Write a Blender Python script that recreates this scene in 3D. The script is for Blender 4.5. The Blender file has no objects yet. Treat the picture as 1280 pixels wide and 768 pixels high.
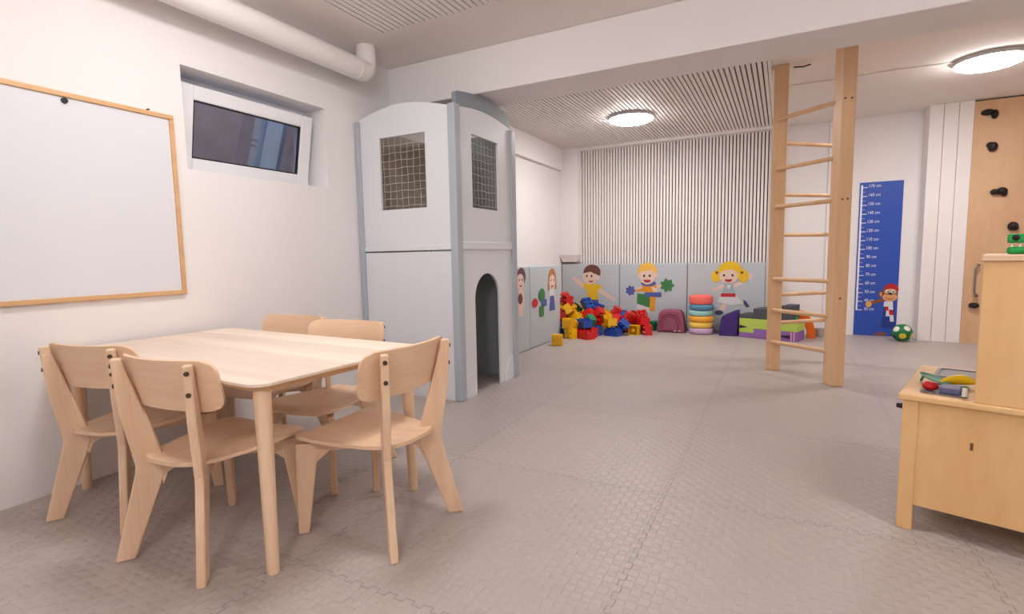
import bpy, bmesh, math, random
from mathutils import Vector, Matrix, Quaternion
random.seed(5)
PI = math.pi
scene = bpy.context.scene
COL = scene.collection

# ------------------------------------------------------------------ camera, world, exposure
cam_data = bpy.data.cameras.new('camera')
cam = bpy.data.objects.new('camera', cam_data)
COL.objects.link(cam)
cam_data.sensor_fit = 'HORIZONTAL'
cam_data.sensor_width = 36.0
cam_data.lens = 648.22 / 1280 * 36.0
cam_data.clip_start = 0.05
cam.matrix_world = Matrix(((0.887003, -0.02905, 0.460849, 0), (0.461397, 0.095535, -0.882035, 0),
                           (-0.018404, 0.995002, 0.098144, 1.0), (0, 0, 0, 1)))
scene.camera = cam

world = bpy.data.worlds.new('dusk')
scene.world = world
world.use_nodes = True
world.node_tree.nodes['Background'].inputs[0].default_value = (0.21, 0.26, 0.35, 1)
world.node_tree.nodes['Background'].inputs[1].default_value = 2.3

scene.view_settings.view_transform = 'Standard'
scene.view_settings.look = 'None'
scene.view_settings.exposure = 0.0
scene.view_settings.gamma = 1.0
scene.view_settings.use_curve_mapping = False

LAMP_COLOR = (1.0, 0.965, 0.955)
LAMP_FAR = 66.0          # emission of the two round lamps in the far half
# (x, y, emission) of the round lamps in the near half, above and behind the viewer
LAMPS_NEAR = [(-1.62, 1.45, 38.0), (1.30, 1.45, 36.0)]
FILL_GLOBE = (-0.3, -0.7, 1.98, 37.0)      # x, y, z, emission of the fill globe added unseen behind the viewer

# ------------------------------------------------------------------ materials
def lin(c):
    return tuple((x / 255 / 12.92) if x / 255 <= 0.04045 else ((x / 255 + 0.055) / 1.055) ** 2.4 for x in c) + (1.0,)

def mat(name, rgb, rough=0.5, spec=0.5, metal=0.0, noise=0.0, nscale=8.0, bump=0.0, bscale=60.0, emit=None):
    m = bpy.data.materials.new(name)
    m.use_nodes = True
    nt = m.node_tree
    b = nt.nodes['Principled BSDF']
    base = lin(rgb)
    b.inputs['Base Color'].default_value = base
    b.inputs['Roughness'].default_value = rough
    b.inputs['Specular IOR Level'].default_value = spec
    b.inputs['Metallic'].default_value = metal
    tc = nt.nodes.new('ShaderNodeTexCoord')
    nz = nt.nodes.new('ShaderNodeTexNoise')
    nz.inputs['Scale'].default_value = nscale
    nz.inputs['Detail'].default_value = 4
    nt.links.new(tc.outputs['Object'], nz.inputs['Vector'])
    mr = nt.nodes.new('ShaderNodeMapRange')
    mr.inputs[1].default_value = 0.3; mr.inputs[2].default_value = 0.7
    mr.inputs[3].default_value = 1 - noise; mr.inputs[4].default_value = 1 + noise
    nt.links.new(nz.outputs['Fac'], mr.inputs[0])
    mx = nt.nodes.new('ShaderNodeMix'); mx.data_type = 'RGBA'; mx.blend_type = 'MULTIPLY'
    mx.inputs[0].default_value = 1
    mx.inputs[6].default_value = base
    nt.links.new(mr.outputs[0], mx.inputs[7])
    nt.links.new(mx.outputs[2], b.inputs['Base Color'])
    if bump:
        n2 = nt.nodes.new('ShaderNodeTexNoise')
        n2.inputs['Scale'].default_value = bscale
        n2.inputs['Detail'].default_value = 5
        nt.links.new(tc.outputs['Object'], n2.inputs['Vector'])
        bp = nt.nodes.new('ShaderNodeBump')
        bp.inputs['Strength'].default_value = bump
        bp.inputs['Distance'].default_value = 0.01
        nt.links.new(n2.outputs['Fac'], bp.inputs['Height'])
        nt.links.new(bp.outputs['Normal'], b.inputs['Normal'])
    if emit:
        b.inputs['Emission Color'].default_value = emit[0] + (1,)
        b.inputs['Emission Strength'].default_value = emit[1]
    return m

def wood(name, light, dark, axis=0, scale=14.0, stretch=0.06, rough=0.45, bands=0.0, band_axis=1, bandw=0.1):
    """fine grain running along `axis`; bands = staves of slightly different tone."""
    m = bpy.data.materials.new(name)
    m.use_nodes = True
    nt = m.node_tree; N = nt.nodes; L = nt.links
    b = N['Principled BSDF']
    b.inputs['Roughness'].default_value = rough
    b.inputs['Specular IOR Level'].default_value = 0.35
    tc = N.new('ShaderNodeTexCoord'); mp = N.new('ShaderNodeMapping')
    s = [1, 1, 1]; s[axis] = stretch
    mp.inputs['Scale'].default_value = s
    L.new(tc.outputs['Object'], mp.inputs['Vector'])
    nz = N.new('ShaderNodeTexNoise')
    nz.inputs['Scale'].default_value = scale
    nz.inputs['Detail'].default_value = 6
    nz.inputs['Distortion'].default_value = 0.6
    L.new(mp.outputs[0], nz.inputs['Vector'])
    nf = N.new('ShaderNodeTexNoise')
    nf.inputs['Scale'].default_value = scale * 9
    nf.inputs['Detail'].default_value = 3
    L.new(mp.outputs[0], nf.inputs['Vector'])
    ad = N.new('ShaderNodeMath'); ad.operation = 'MULTIPLY_ADD'
    L.new(nf.outputs['Fac'], ad.inputs[0]); ad.inputs[1].default_value = 0.35
    L.new(nz.outputs['Fac'], ad.inputs[2])
    cr = N.new('ShaderNodeValToRGB')
    cr.color_ramp.elements[0].position = 0.42; cr.color_ramp.elements[0].color = lin(dark)
    cr.color_ramp.elements[1].position = 0.88; cr.color_ramp.elements[1].color = lin(light)
    L.new(ad.outputs[0], cr.inputs[0])
    out = cr.outputs[0]
    if bands:
        sx = N.new('ShaderNodeSeparateXYZ'); L.new(tc.outputs['Object'], sx.inputs[0])
        dv = N.new('ShaderNodeMath'); dv.operation = 'DIVIDE'; dv.inputs[1].default_value = bandw
        L.new(sx.outputs[band_axis], dv.inputs[0])
        fl = N.new('ShaderNodeMath'); fl.operation = 'FLOOR'; L.new(dv.outputs[0], fl.inputs[0])
        wn = N.new('ShaderNodeTexWhiteNoise'); wn.noise_dimensions = '1D'
        L.new(fl.outputs[0], wn.inputs['W'])
        mr = N.new('ShaderNodeMapRange')
        mr.inputs[3].default_value = 1 - bands; mr.inputs[4].default_value = 1 + bands * 0.5
        L.new(wn.outputs['Value'], mr.inputs[0])
        mx = N.new('ShaderNodeMix'); mx.data_type = 'RGBA'; mx.blend_type = 'MULTIPLY'; mx.inputs[0].default_value = 1
        L.new(out, mx.inputs[6]); L.new(mr.outputs[0], mx.inputs[7])
        out = mx.outputs[2]
    L.new(out, b.inputs['Base Color'])
    return m

def floor_mat():
    """grey foam puzzle mats: basket-weave relief, 1 m tiles with a toothed joint."""
    m = bpy.data.materials.new('foam_puzzle_mat')
    m.use_nodes = True
    nt = m.node_tree; N = nt.nodes; L = nt.links
    b = N['Principled BSDF']
    b.inputs['Roughness'].default_value = 0.42
    b.inputs['Specular IOR Level'].default_value = 0.42
    tc = N.new('ShaderNodeTexCoord')
    sx = N.new('ShaderNodeSeparateXYZ'); L.new(tc.outputs['Object'], sx.inputs[0])
    def M(op, a, bb=None, c=None):
        n = N.new('ShaderNodeMath'); n.operation = op
        for i, v in enumerate((a, bb, c)):
            if v is None: continue
            if isinstance(v, (int, float)): n.inputs[i].default_value = v
            else: L.new(v, n.inputs[i])
        return n.outputs[0]
    X, Y = sx.outputs[0], sx.outputs[1]
    # toothed joints
    def joint(a, o, off):
        tooth = M('MULTIPLY', M('SIGN', M('SINE', M('MULTIPLY', o, 2 * PI / 0.066))), 0.0085)
        d = M('SUBTRACT', M('ADD', a, tooth), off)
        fr = M('ABSOLUTE', M('SUBTRACT', M('FRACT', M('ADD', d, 0.5)), 0.5))
        line = M('LESS_THAN', fr, 0.0016)
        fr2 = M('ABSOLUTE', M('SUBTRACT', M('FRACT', M('ADD', M('SUBTRACT', a, off), 0.5)), 0.5))
        near = M('LESS_THAN', fr2, 0.0092)
        sm = M('ABSOLUTE', M('SINE', M('MULTIPLY', o, 2 * PI / 0.066)))
        cross = M('MULTIPLY', near, M('LESS_THAN', sm, 0.14))
        return M('MAXIMUM', line, cross)
    j = M('MAXIMUM', joint(X, Y, -0.41), joint(Y, X, 2.115))
    # basket weave: alternating pads ribbed along x and along y
    P = 0.031
    cx = M('FLOOR', M('DIVIDE', X, P)); cy = M('FLOOR', M('DIVIDE', Y, P))
    par = M('ABSOLUTE', M('MODULO', M('ADD', cx, cy), 2))
    fx = M('ABSOLUTE', M('SINE', M('MULTIPLY', X, PI / P)))
    fy = M('ABSOLUTE', M('SINE', M('MULTIPLY', Y, PI / P)))
    dome = M('POWER', M('MULTIPLY', fx, fy), 0.4)
    pad = M('ADD', M('MULTIPLY', par, dome), M('MULTIPLY', M('SUBTRACT', 1, par), M('MULTIPLY', dome, 0.12)))
    height = M('SUBTRACT', pad, M('MULTIPLY', j, 1.2))
    bp = N.new('ShaderNodeBump')
    bp.inputs['Strength'].default_value = 0.6
    bp.inputs['Distance'].default_value = 0.0045
    L.new(height, bp.inputs['Height'])
    L.new(bp.outputs['Normal'], b.inputs['Normal'])
    # worn tone of each tile + soft mottling
    wn = N.new('ShaderNodeTexWhiteNoise'); wn.noise_dimensions = '2D'
    cb = N.new('ShaderNodeCombineXYZ')
    L.new(M('FLOOR', M('ADD', X, 0.41)), cb.inputs[0]); L.new(M('FLOOR', M('SUBTRACT', Y, 0.115)), cb.inputs[1])
    L.new(cb.outputs[0], wn.inputs['Vector'])
    nz = N.new('ShaderNodeTexNoise'); nz.inputs['Scale'].default_value = 2.5; nz.inputs['Detail'].default_value = 4
    L.new(tc.outputs['Object'], nz.inputs['Vector'])
    v = M('ADD', M('MULTIPLY', wn.outputs['Value'], 0.05), M('MULTIPLY', nz.outputs['Fac'], 0.12))
    v = M('ADD', v, 0.90)
    v = M('MULTIPLY', v, M('SUBTRACT', 1, M('MULTIPLY', j, 0.36)))
    mx = N.new('ShaderNodeMix'); mx.data_type = 'RGBA'; mx.blend_type = 'MULTIPLY'; mx.inputs[0].default_value = 1
    mx.inputs[6].default_value = lin(FLOOR_RGB)
    L.new(v, mx.inputs[7])
    L.new(mx.outputs[2], b.inputs['Base Color'])
    return m

FLOOR_RGB = (182, 171, 166)
MAT = {}
MAT['wall'] = mat('white_plaster', (240, 236, 235), 0.85, 0.2, noise=0.012, nscale=1.6, bump=0.12, bscale=9)
MAT['ceiling'] = mat('ceiling_paint', (243, 236, 231), 0.9, 0.15, noise=0.01, nscale=2, bump=0.08, bscale=14)
MAT['floor'] = floor_mat()
MAT['slat'] = mat('pale_slat_laminate', (240, 234, 230), 0.55, 0.3, noise=0.015, nscale=20)
MAT['felt'] = mat('dark_acoustic_felt', (92, 84, 80), 0.95, 0.1)
MAT['white_plastic'] = mat('white_plastic', (240, 240, 243), 0.35, 0.5)
MAT['pipe'] = mat('painted_pipe', (238, 233, 230), 0.6, 0.3)
MAT['board'] = mat('whiteboard_enamel', (226, 227, 233), 0.3, 0.4)
MAT['black'] = mat('black_plastic', (24, 23, 24), 0.5, 0.4)
MAT['rubber'] = mat('dark_gasket', (40, 42, 48), 0.6, 0.3)
MAT['steel'] = mat('brushed_steel', (170, 170, 172), 0.35, 0.5, metal=0.9)
MAT['bolt'] = mat('bronze_bolt', (92, 78, 62), 0.4, 0.5, metal=0.7)
MAT['concrete'] = mat('light_well_concrete', (176, 184, 200), 0.9, 0.2, noise=0.15, nscale=6)
MAT['birch_x'] = wood('birch_grain_x', (238, 207, 176), (222, 183, 149), 0)
MAT['birch_y'] = wood('birch_grain_y', (238, 207, 176), (222, 183, 149), 1)
MAT['birch_z'] = wood('birch_grain_z', (238, 207, 176), (222, 183, 149), 2)
MAT['table'] = wood('ash_staves', (248, 232, 216), (238, 214, 194), 0, bands=0.13, bandw=0.112)
MAT['pine'] = wood('pine_post', (234, 198, 158), (220, 174, 128), 2, scale=9)
MAT['frame_wood'] = wood('frame_wood', (226, 184, 138), (206, 160, 112), 1, scale=12)
MAT['ply'] = wood('birch_plywood', (238, 198, 144), (224, 176, 118), 2, scale=3.2, stretch=0.25)
MAT['climb_ply'] = wood('climbing_plywood', (224, 188, 152), (210, 168, 128), 2, scale=2.6, stretch=0.3)
MAT['tower_white'] = mat('tower_pale_lacquer', (226, 228, 233), 0.4, 0.4)
MAT['tower_grey'] = mat('tower_grey_lacquer', (176, 184, 192), 0.4, 0.4)
MAT['tower_dark'] = mat('tower_slate_lacquer', (136, 146, 152), 0.45, 0.4)
MAT['tower_inside'] = mat('tower_inside', (196, 182, 166), 0.6, 0.3)
MAT['net'] = mat('net_cord', (214, 206, 196), 0.8, 0.2)
MAT['mat_blue'] = mat('vinyl_mat', (186, 194, 200), 0.42, 0.45, bump=0.15, bscale=6)
MAT['mat_piping'] = mat('vinyl_seam', (150, 156, 164), 0.5, 0.4)
MAT['diffuser'] = mat('lamp_diffuser', (255, 255, 255), 0.6, 0.2)
MAT['lamp_rim'] = mat('lamp_rim', (205, 205, 208), 0.45, 0.4)
BR = {'red': mat('red_brick_plastic', (206, 26, 28), 0.32), 'yellow': mat('yellow_brick_plastic', (240, 184, 22), 0.32),
      'blue': mat('blue_brick_plastic', (24, 72, 160), 0.32), 'green': mat('green_brick_plastic', (20, 124, 78), 0.32)}
_flat = {}
def flat(rgb, rough=0.5):
    k = tuple(rgb)
    if k not in _flat:
        _flat[k] = mat('colour_%02x%02x%02x' % k, rgb, rough, 0.4)
    return _flat[k]

def glow(name, color, strength):
    m = bpy.data.materials.new(name); m.use_nodes = True
    b = m.node_tree.nodes['Principled BSDF']
    b.inputs['Base Color'].default_value = (0.9, 0.9, 0.9, 1)
    b.inputs['Emission Color'].default_value = color + (1,)
    b.inputs['Emission Strength'].default_value = strength
    return m

def glass_mat():
    m = bpy.data.materials.new('window_glass'); m.use_nodes = True
    nt = m.node_tree; nt.nodes.clear()
    out = nt.nodes.new('ShaderNodeOutputMaterial')
    mix = nt.nodes.new('ShaderNodeMixShader')
    tr = nt.nodes.new('ShaderNodeBsdfTransparent'); tr.inputs[0].default_value = (0.75, 0.82, 0.92, 1)
    gl = nt.nodes.new('ShaderNodeBsdfGlossy'); gl.inputs[0].default_value = (0.80, 0.90, 1, 1); gl.inputs['Roughness'].default_value = 0.015
    mix.inputs[0].default_value = 0.2
    nt.links.new(tr.outputs[0], mix.inputs[1]); nt.links.new(gl.outputs[0], mix.inputs[2])
    nt.links.new(mix.outputs[0], out.inputs[0])
    return m

# ------------------------------------------------------------------ mesh helpers
class MB:
    def __init__(self, xf=None):
        self.v = []; self.f = []; self.m = []; self.xf = xf or Matrix.Identity(4)
    def add(self, verts, faces, mi=0):
        o = len(self.v)
        self.v += [self.xf @ Vector(p) for p in verts]
        for f in faces:
            self.f.append([i + o for i in f]); self.m.append(mi)
        return self
    def box(self, x0, x1, y0, y1, z0, z1, mi=0):
        return self.add([(x0, y0, z0), (x1, y0, z0), (x1, y1, z0), (x0, y1, z0), (x0, y0, z1), (x1, y0, z1), (x1, y1, z1), (x0, y1, z1)],
                        [(0, 3, 2, 1), (4, 5, 6, 7), (0, 1, 5, 4), (1, 2, 6, 5), (2, 3, 7, 6), (3, 0, 4, 7)], mi)
    def prism(self, poly, a0, a1, axis=0, mi=0):
        """polygon in the two axes other than `axis`, extruded from a0 to a1."""
        def P(p, a):
            q = [p[0], p[1]]; q.insert(axis, a); return q
        n = len(poly)
        vs = [P(p, a0) for p in poly] + [P(p, a1) for p in poly]
        fs = [list(range(n))[::-1], list(range(n, 2 * n))] + [(i, (i + 1) % n, n + (i + 1) % n, n + i) for i in range(n)]
        return self.add(vs, fs, mi)
    def cyl(self, p0, p1, r0, r1=None, n=16, mi=0, caps=True):
        r1 = r0 if r1 is None else r1
        p0 = Vector(p0); p1 = Vector(p1); d = (p1 - p0).normalized()
        a = d.orthogonal().normalized(); b = d.cross(a)
        vs = []
        for p, r in ((p0, r0), (p1, r1)):
            for i in range(n):
                t = 2 * PI * i / n
                vs.append(p + (a * math.cos(t) + b * math.sin(t)) * r)
        fs = [(i, (i + 1) % n, n + (i + 1) % n, n + i) for i in range(n)]
        if caps: fs += [list(range(n))[::-1], list(range(n, 2 * n))]
        return self.add(vs, fs, mi)
    def tube(self, pts, r, n=8, mi=0):
        pts = [Vector(p) for p in pts]; vs = []; fs = []
        ref = None
        for k, p in enumerate(pts):
            d = (pts[min(k + 1, len(pts) - 1)] - pts[max(k - 1, 0)]).normalized()
            a = d.orthogonal().normalized() if ref is None else (ref - d * ref.dot(d)).normalized()
            ref = a; b = d.cross(a)
            rr = r[k] if isinstance(r, (list, tuple)) else r
            for i in range(n):
                t = 2 * PI * i / n
                vs.append(p + (a * math.cos(t) + b * math.sin(t)) * rr)
        for k in range(len(pts) - 1):
            for i in range(n):
                fs.append((k * n + i, k * n + (i + 1) % n, (k + 1) * n + (i + 1) % n, (k + 1) * n + i))
        fs += [list(range(n))[::-1], list(range((len(pts) - 1) * n, len(pts) * n))]
        return self.add(vs, fs, mi)
    def lathe(self, prof, c=(0, 0, 0), n=32, mi=0, mis=None):
        """prof: (radius, z) pairs from bottom to top."""
        vs = []; fs = []; c = Vector(c)
        for r, z in prof:
            for i in range(n):
                t = 2 * PI * i / n
                vs.append(c + Vector((r * math.cos(t), r * math.sin(t), z)))
        o = len(self.v)
        for k in range(len(prof) - 1):
            for i in range(n):
                fs.append((k * n + i, k * n + (i + 1) % n, (k + 1) * n + (i + 1) % n, (k + 1) * n + i))
        fs += [list(range(n))[::-1], list(range((len(prof) - 1) * n, len(prof) * n))]
        return self.add(vs, fs, mi)
    def ball(self, c, r, n=16, mi=0):
        r = (r, r, r) if isinstance(r, (int, float)) else r
        c = Vector(c); vs = [c + Vector((0, 0, -r[2]))]; fs = []
        h = n // 2
        for k in range(1, h):
            p = PI * k / h - PI / 2
            for i in range(n):
                t = 2 * PI * i / n
                vs.append(c + Vector((r[0] * math.cos(p) * math.cos(t), r[1] * math.cos(p) * math.sin(t), r[2] * math.sin(p))))
        vs.append(c + Vector((0, 0, r[2]))); top = len(vs) - 1
        for i in range(n):
            fs.append((0, 1 + (i + 1) % n, 1 + i))
            fs.append((top, 1 + (h - 2) * n + i, 1 + (h - 2) * n + (i + 1) % n))
        for k in range(h - 2):
            for i in range(n):
                fs.append((1 + k * n + i, 1 + k * n + (i + 1) % n, 1 + (k + 1) * n + (i + 1) % n, 1 + (k + 1) * n + i))
        return self.add(vs, fs, mi)
    def sheet(self, rows, thick, mi=0):
        """closed shell from a grid of points offset along its normals (approx.)."""
        nr, nc = len(rows), len(rows[0])
        rows = [[Vector(p) for p in r] for r in rows]
        back = []
        for i in range(nr):
            br = []
            for j in range(nc):
                du = rows[i][min(j + 1, nc - 1)] - rows[i][max(j - 1, 0)]
                dv = rows[min(i + 1, nr - 1)][j] - rows[max(i - 1, 0)][j]
                br.append(rows[i][j] - du.cross(dv).normalized() * thick)
            back.append(br)
        vs = [p for r in rows for p in r] + [p for r in back for p in r]
        o = nr * nc; fs = []
        for i in range(nr - 1):
            for j in range(nc - 1):
                a, b, c, d = i * nc + j, i * nc + j + 1, (i + 1) * nc + j + 1, (i + 1) * nc + j
                fs.append((a, b, c, d)); fs.append((o + d, o + c, o + b, o + a))
        ring = [j for j in range(nc)] + [i * nc + nc - 1 for i in range(1, nr)] + [(nr - 1) * nc + j for j in range(nc - 2, -1, -1)] + [i * nc for i in range(nr - 2, 0, -1)]
        for k in range(len(ring)):
            a, b = ring[k], ring[(k + 1) % len(ring)]
            fs.append((b, a, o + a, o + b))
        return self.add(vs, fs, mi)
    def build(self, name, mats, parent=None, smooth=None, bevel=0.0, seg=2, origin=None, world=False):
        if not isinstance(mats, (list, tuple)): mats = [mats]
        vs = self.v
        if parent is not None and world:
            inv = local_matrix(parent).inverted(); vs = [inv @ p for p in vs]
        loc = Vector((0, 0, 0))
        if parent is None and origin is None:
            xs = [p.x for p in vs]; ys = [p.y for p in vs]; zs = [p.z for p in vs]
            loc = Vector(((min(xs) + max(xs)) / 2, (min(ys) + max(ys)) / 2, min(zs)))
        elif parent is None:
            loc = Vector(origin)
        me = bpy.data.meshes.new(name)
        me.from_pydata([tuple(p - loc) for p in vs], [], self.f)
        for m in mats: me.materials.append(m)
        for i, p in enumerate(me.polygons): p.material_index = self.m[i]
        bm = bmesh.new(); bm.from_mesh(me)
        bmesh.ops.recalc_face_normals(bm, faces=bm.faces)
        bm.to_mesh(me); bm.free()
        if smooth:
            for p in me.polygons: p.use_smooth = True
            me.set_sharp_from_angle(angle=math.radians(smooth))
        o = bpy.data.objects.new(name, me)
        COL.objects.link(o)
        o.location = loc
        if parent is not None: o.parent = parent
        if bevel:
            md = o.modifiers.new('bevel', 'BEVEL'); md.width = bevel; md.segments = seg
            md.limit_method = 'ANGLE'; md.angle_limit = math.radians(40)
            md.harden_normals = False
        return o

def local_matrix(o):
    m = Matrix.LocRotScale(o.location, o.rotation_euler, o.scale)
    return (local_matrix(o.parent) @ m) if o.parent else m

def tag(o, label=None, cat=None, group=None, kind=None):
    if label: o['label'] = label
    if cat: o['category'] = cat
    if group: o['group'] = group
    if kind: o['kind'] = kind
    return o

def thing(name, label, cat, loc=(0, 0, 0), rz=0.0, group=None):
    o = bpy.data.objects.new(name, None)
    o.empty_display_size = 0.1
    COL.objects.link(o)
    o.location = loc; o.rotation_euler = (0, 0, rz)
    return tag(o, label, cat, group)

def kids(o): return [c for c in bpy.data.objects if c.parent == o]

def copy_tree(o, parent=None):
    c = o.copy(); COL.objects.link(c)
    if parent is not None: c.parent = parent
    for ch in kids(o): copy_tree(ch, c)
    return c

def rrect(x0, x1, y0, y1, r, n=6):
    pts = []
    for cx, cy, a in ((x1 - r, y1 - r, 0), (x0 + r, y1 - r, 90), (x0 + r, y0 + r, 180), (x1 - r, y0 + r, 270)):
        for k in range(n + 1):
            t = math.radians(a + 90 * k / n)
            pts.append((cx + r * math.cos(t), cy + r * math.sin(t)))
    return pts

def text_mesh(s, size):
    cu = bpy.data.curves.new('txt', 'FONT'); cu.body = s; cu.size = size; cu.resolution_u = 3
    ob = bpy.data.objects.new('txt', cu); COL.objects.link(ob)
    bpy.context.view_layer.update()
    me = bpy.data.meshes.new_from_object(ob.evaluated_get(bpy.context.evaluated_depsgraph_get()))
    vs = [tuple(v.co) for v in me.vertices]; fs = [tuple(p.vertices) for p in me.polygons]
    bpy.data.objects.remove(ob); bpy.data.curves.remove(cu); bpy.data.meshes.remove(me)
    return vs, fs

# ================================================================== the setting
WX = -2.81      # face of the left wall
CZ = 2.48       # ceiling
S = dict(kind='structure')

tag(MB().box(-3.13, 3.2, -1.6, 7.5, -0.1, 0).build('floor', MAT['floor'], origin=(0, 0, 0)), **S)
tag(MB().box(-3.13, 3.2, -1.6, 7.5, CZ, CZ + 0.12).build('ceiling', MAT['ceiling']), **S)

w = MB()
for y0, y1, z0, z1 in ((-1.6, 1.70, 0, CZ), (2.665, 7.5, 0, CZ), (1.70, 2.665, 0, 1.49), (1.70, 2.665, 2.025, CZ)):
    w.box(-3.13, WX, y0, y1, z0, z1)
tag(w.build('wall_left', MAT['wall']), **S)
w = MB().box(WX, 3.2, 7.2, 7.5, 0, CZ)
tag(w.build('wall_back', MAT['wall']), **S)
tag(MB().box(WX, -0.165, 7.035, 7.199, 0, CZ).build('wall_lining', MAT['wall']), **S)
tag(MB().box(2.9, 3.2, -1.4, 7.2, 0, CZ).build('wall_right', MAT['wall']), **S)
tag(MB().box(WX, 2.9, -1.6, -1.4, 0, CZ).build('wall_front', MAT['wall']), **S)
tag(MB().box(WX, 2.9, 3.33, 3.70, 2.17, CZ).build('ceiling_beam', MAT['wall'], bevel=0.006), **S)
tag(MB().box(WX, -2.755, 3.70, 6.86, 2.17, CZ).build('wall_soffit', MAT['wall'], bevel=0.004), **S)
p = MB().box(WX, -2.53, 6.86, 7.035, 1.0, CZ)
p.add([(-2.78, 6.90, 0.9), (-2.57, 6.90, 0.9), (-2.57, 7.035, 0.9), (-2.78, 7.035, 0.9),
       (WX, 6.86, 1.0), (-2.53, 6.86, 1.0), (-2.53, 7.035, 1.0), (WX, 7.035, 1.0)],
      [(0, 3, 2, 1), (4, 5, 6, 7), (0, 1, 5, 4), (1, 2, 6, 5), (2, 3, 7, 6), (3, 0, 4, 7)])
tag(p.build('wall_chase', MAT['wall']), **S)
# boarded pillar beside the height chart: three planks with narrow grooves
p = MB().box(1.315, 1.675, 6.99, 7.2, 0, CZ)
for a, b in ((1.315, 1.431), (1.436, 1.553), (1.558, 1.675)):
    p.box(a, b, 6.97, 6.992, 0, CZ)
tag(p.build('pillar_casing', MAT['wall'], bevel=0.003), **S)
tag(MB().box(0.44, 0.475, 7.175, 7.2, 0, CZ).build('trim_1', MAT['wall'], bevel=0.004), **S)

# light well outside the window
w = MB().box(-4.1, -4.0, 0.8, 3.6, 1.1, 2.9).box(-4.0, -3.13, 0.8, 0.9, 1.1, 2.9).box(-4.0, -3.13, 3.5, 3.6, 1.1, 2.9).box(-4.0, -3.13, 0.9, 3.5, 1.1, 1.2)
tag(w.build('light_well', MAT['concrete']), **S)

# window: fixed frame, bottom-hung sash tilted into the room
win = thing('window_1', 'small white tilted basement window high in the left wall', None, (-3.0, 2.18, 1.49))
win['kind'] = 'structure'
f = MB()
f.box(-3.06, -3.0, 1.70, 1.76, 1.49, 2.025).box(-3.06, -3.0, 2.605, 2.665, 1.49, 2.025)
f.box(-3.06, -3.0, 1.76, 2.605, 1.49, 1.545).box(-3.06, -3.0, 1.76, 2.605, 1.97, 2.025)
f.build('window_frame', MAT['white_plastic'], win, bevel=0.004, world=True)
T = Matrix.Translation((-2.965, 0, 1.505)) @ Matrix.Rotation(math.atan2(0.085, 0.455), 4, 'Y')
s = MB(T)
y0, y1, gy0, gy1, h, g0, g1 = 1.725, 2.60, 1.80, 2.515, 0.462, 0.075, 0.385
s.box(-0.03, 0.025, y0, gy0, 0, h).box(-0.03, 0.025, gy1, y1, 0, h).box(-0.03, 0.025, gy0, gy1, 0, g0).box(-0.03, 0.025, gy0, gy1, g1, h)
sash = s.build('window_sash', MAT['white_plastic'], win, bevel=0.006, world=True)
b = MB(T)
for a0, a1, b0, b1 in ((gy0 - .004, gy0 + .01, g0, g1), (gy1 - .01, gy1 + .004, g0, g1), (gy0, gy1, g0 - .004, g0 + .008), (gy0, gy1, g1 - .008, g1 + .004)):
    b.box(0.0, 0.014, a0, a1, b0, b1)
b.build('window_gasket', MAT['rubber'], sash, world=True)
MB(T).box(0.0, 0.006, gy0, gy1, g0, g1).build('window_pane', glass_mat(), sash, world=True)
MB(T).cyl((0.0, y1 - .03, -0.004), (0.0, y1 + .015, -0.004), 0.008).build('window_hinge', MAT['steel'], sash, world=True, smooth=40)

# ================================================================== acoustic slat panels
def slats(name, label, x0, x1, a0, a1, period, solid, horizontal, face, back, extra=None):
    t = MB()
    if horizontal:
        t.box(x0, x1, a0, a1, back - .004, back, 1)
    else:
        t.box(x0, x1, back - .004, back, a0, a1, 1)
    n = int((x1 - x0) / period)
    for i in range(n + 1):
        s0 = x0 + i * period; s1 = min(s0 + solid, x1)
        if s1 - s0 < 0.004: continue
        if horizontal: t.box(s0, s1, a0, a1, face, back - .004, 0)
        else: t.box(s0, s1, face, back - .004, a0, a1, 0)
    o = t.build(name, [MAT['slat'], MAT['felt']])
    return tag(o, label, 'acoustic panel')
slats('slat_panel', 'white slatted acoustic panel covering the back wall above the padded mats', -2.55, -0.17, 0.0, 2.42, 0.0395, 0.026, False, 7.0, 7.035)
slats('slat_panel', 'slatted acoustic panel on the far ceiling around the glowing round lamp', -2.75, -0.15, 3.71, 6.9, 0.0395, 0.0275, True, 2.452, CZ)
slats('slat_panel', 'slatted acoustic panel on the near ceiling beside the white pipe', -2.367, 1.6, -0.6, 2.75, 0.0418, 0.0305, True, 2.452, CZ)
tag(MB().box(-2.75, -0.13, 6.9, 7.0, 2.42, CZ).build('trim_2', MAT['wall'], bevel=0.003), **S)
tag(MB().box(-0.15, -0.125, 3.71, 6.9, 2.45, CZ).build('trim_3', MAT['wall'], bevel=0.002), **S)

# ================================================================== lamps
def round_lamp(label, x, y, z, r, strength, deep=1.0):
    t = thing('ceiling_lamp', label, 'ceiling lamp', (x, y, z), 0, 'round ceiling lamps')
    MB().lathe([(r - .01, 0), (r, -.004), (r, -.030), (r - .006, -.034), (r - .012, -.030)][::-1]).build('lamp_rim', MAT['lamp_rim'], t, smooth=40)
    prof = [(r - .013, -.028), (r - .014, -.046), (r * .8, -.060), (r * .45, -.067), (0.001, -.069)]
    prof = [(a, -.028 + (b + .028) * deep) for a, b in prof]
    d = MB().lathe(prof[::-1]).build('lamp_diffuser', glow('lamp_glow', LAMP_COLOR, strength), t, smooth=50)
    MB().lathe([(r * .7, 0), (r * .7, -.004)][::-1]).build('lamp_base', MAT['lamp_rim'], t)
    return t
round_lamp('glowing round lamp on the slatted part of the far ceiling', -1.47, 5.62, 2.452, 0.235, LAMP_FAR)
round_lamp('glowing round lamp on the plain ceiling at the upper right', 1.395, 5.50, CZ, 0.225, LAMP_FAR)
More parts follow.
